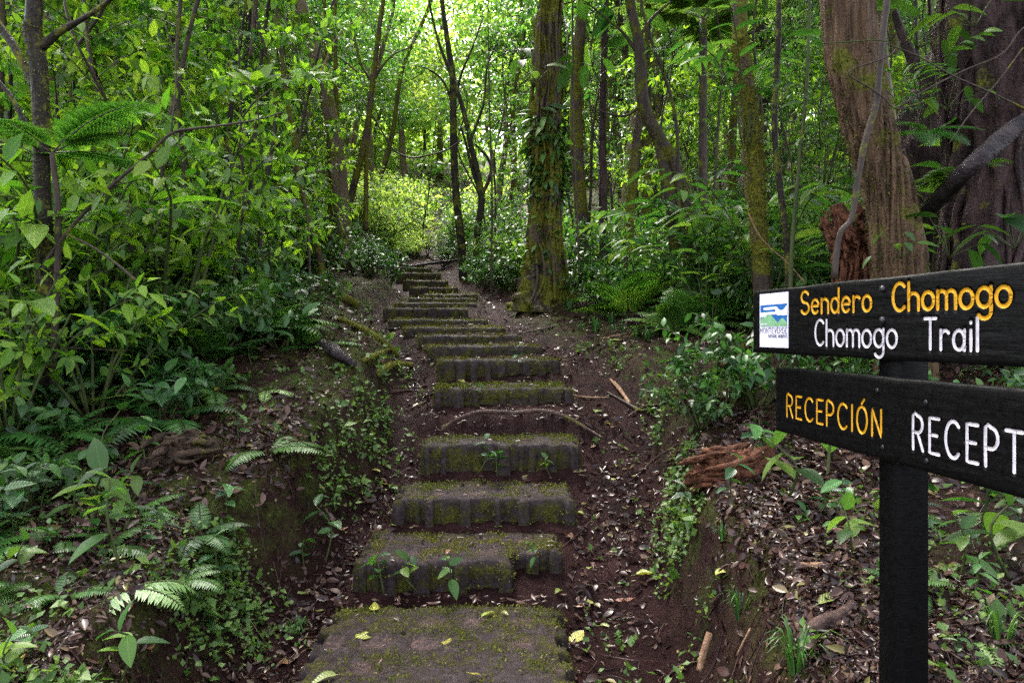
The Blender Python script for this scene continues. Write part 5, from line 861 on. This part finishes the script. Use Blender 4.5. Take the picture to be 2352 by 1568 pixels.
DT = [tpl((.25, .55, .82), .5, .6, -.1), tpl((.25, .55, .82), .42, -.5, .25), tpl((.25, .55, .82), .34, 1.1, .1), tpl((.2, .5, .8), .55, .15, .3)]; g = G(); wch = r.randint(0, 4, n)
for q in range(4): m_ = wch == q; leaves(g, DT[q], o[m_], d[m_], nn[m_], L[m_], tint[m_])
# leaf scraps lying on the treads
for (Y, z_, a, b, dp, yw) in ST[:10]:
    m_ = 26; yy = Y + dp * (1 - r.rand(m_) ** 1.6 * .95); xx = a + .05 + (b - a - .1) * r.rand(m_); yy2 = yy + (xx - (a + b) / 2) * math.tan(R(yw)); th = r.rand(m_) * 6.28
    leaves(g, DT[0], np.stack([xx, yy2, np.full(m_, z_ + .006)], -1), np.stack([np.cos(th), np.sin(th), th * 0 + .05], -1), nrm(np.array([0, 0, 1.]) + r.normal(0, .2, (m_, 3))), np.exp(r.normal(math.log(.03), .4, m_)), r.beta(1.6, 2.2, m_))
for k_, (Y, z_, a, b, dp, yw) in enumerate(ST[1:11]):
    m_ = 70 if k_ != 3 else 190; yy = Y - (.14 if k_ != 3 else .26) * r.rand(m_) ** 1.3 - .01; xx = a - .04 + (b - a + .08) * r.rand(m_); yy = yy + (xx - (a + b) / 2) * math.tan(R(yw)) * .9; th = r.rand(m_) * 6.28; nn_ = nrm(np.array([0, -.3, 1.]) + r.normal(0, .35, (m_, 3)))
    pz = ST[k_][1]; leaves(g, DT[1], np.stack([xx, yy, np.maximum(gz(xx, yy), pz - .01) + .008], -1), np.stack([np.cos(th), np.sin(th), th * 0 + .05], -1), nn_, np.minimum(.06, np.exp(r.normal(math.log(.032), .4, m_))), r.beta(1.6, 2.6, m_))
# soil scraps on the ledges between treads are litter too; twigs
for q in range(1500):
    yy = 1 / (1 / 12 + (1 / 1.5 - 1 / 12) * r.rand()); xx = r.uniform(-.8, .8) * yy
    if not free(xx, yy, .02): continue
    th = r.rand() * 6.28; l = r.uniform(.05, .22); e = np.array([math.cos(th), math.sin(th)]) * l; p = np.array([xx, yy]); pm = p + e * .5 + r.normal(0, .012, 2); pe = p + e
    zz = gz(np.array([p[0], pm[0], pe[0]]), np.array([p[1], pm[1], pe[1]])) + r.uniform(.004, .02, 3); w_ = r.uniform(.0012, .0032); tube(g, [(p[0], p[1], zz[0]), (pm[0], pm[1], zz[1]), (pe[0], pe[1], zz[2])], (w_, w_ * .6), 4, 5, cap=False); g.A[-1][:, 2] = r.beta(1.5, 2.5)
tag(obj("leaf_litter", g, M['deadwet'], org=(0, 0, 0)), kind="stuff")
# small green ground cover on the bank faces and forest floor
r, x, y = spread(85000, 32, 1.5, 22); zb, bl, br, u, v = gbase(x, y); steep = np.maximum(bl * (1 - bl), .8 * br * (1 - br)) * 4
cl = fbm(np.stack([x * 2.2, y * 2.2, x * 0], -1), 3, 55); dens = np.where(np.maximum(u, v) < .08, 0, np.clip(steep * 1.2 + .03 + .06 * (v < 0) + .25 * (u > 1.6) * (y > 3.6) + .35 * (v > 1.2) * (y > 7) + .5 * (y > 13), 0, 1) * np.clip(.35 + 2.6 * cl, 0, 1))
k = r.rand(len(x)) < dens; x, y, n = x[k], y[k], k.sum(); z = gz(x, y); nn = gnorm(x, y); g = G()
for q in range(4):
    d = nrm(nn * r.uniform(.1, .9, (n, 1)) + r.normal(0, .7, (n, 3))); h_ = r.uniform(.004, .045, n); L = np.exp(r.normal(math.log(.021), .4, n)) * (1 + .05 * y)
    leaves(g, T_KW, np.stack([x, y, z], -1) + nn * h_[:, None] + r.normal(0, .014, (n, 3)), d, nrm(np.array([0, 0, 1.]) + nn * .5 + r.normal(0, .4, (n, 3))), L, r.rand(n))
tag(obj("ground_cover", g, M['cover'], org=(0, 0, 0)), kind="stuff")
# far forest that closes the view
r = np.random.RandomState(33); g = G()
for q in range(800):
    yy = r.uniform(40, 74); xx = r.uniform(-1.0, 1.0) * yy; z0 = float(gz(xx, yy)); h_ = (14 if not 820 < CX + F * xx / yy < 1110 else 7) * r.rand() ** 1.5; N = 130; c = np.array([xx, yy, z0 + h_]); p = nrm(r.normal(0, 1, (N, 3))) * r.rand(N, 1) ** .45 * np.array([2.6, 2.6, 1.7])
    leaves(g, T_K, c + p, nrm(nrm(p) + [0, 0, -.3] + r.normal(0, .5, (N, 3))), nrm(np.array([0, 0, 1.]) + r.normal(0, .5, (N, 3))), .55 * r.uniform(.6, 1.3, N), np.clip(r.normal(r.uniform(.2, .8), .2, N), 0, 1))
tag(obj("far_forest", g, M['goldglow'], org=(0, 45, 0)), kind="stuff")

# ------------------------------------------------------------------ labels for the plants
LM = [("the mossy buttressed tree", 1250, 520), ("the thick brown trunk", 2010, 320), ("the yellow moss trunk", 1725, 330), ("the dark curved tree", 1500, 330), ("the top of the stairs", 955, 610), ("the bright forest gap", 960, 320), ("the dark left edge tree", 92, 300),
      ("the thick pale trunk", 275, 260), ("the dark bent trunk", 518, 450), ("the leaning double trunk", 845, 330), ("the wet black log", 755, 810), ("the rotten left log", 410, 1035), ("the sign", 1800, 760), ("the purplish trunk", 1386, 380), ("the huge dark right tree", 2290, 380), ("the forked dark tree", 1090, 400), ("the mossy crooked trunk", 700, 450)]
from collections import defaultdict
bk = defaultdict(list)
for o, wds, p in REC:
    px, py = pix(p); sc_ = o.scale[0]; wds = (("small " if "small" not in wds else "tiny ") if sc_ < .72 else ("large " if sc_ > 1.05 and "small" not in wds else "")) + ("far " if p[1] > 14 else ("near " if p[1] < 5 else "")) + wds; j = min(range(len(LM)), key=lambda q: math.hypot(LM[q][1] - px, (LM[q][2] - py) * 1.2)); dx, dy = px - LM[j][1], py - LM[j][2]
    dr = ("right of" if dx > 0 else "left of") if abs(dx) > abs(dy) else ("above" if dy < 0 else "below"); bk[(wds, dr, LM[j][0])].append((math.hypot(dx, dy), o))
for (wds, dr, lm), L_ in bk.items():
    L_.sort(key=lambda t: t[0])
    for q, (dd, o) in enumerate(L_):
        n_ = ordn[q] if q < 29 else f"number {q + 1}"
        o["label"] = f"{wds} {dr} {lm}" if len(L_) == 1 else (f"{wds} nearest {lm}, {dr} it".replace("right of it", "on its right").replace("left of it", "on its left") if q == 0 else f"{n_} {wds} outward {dr} {lm}")
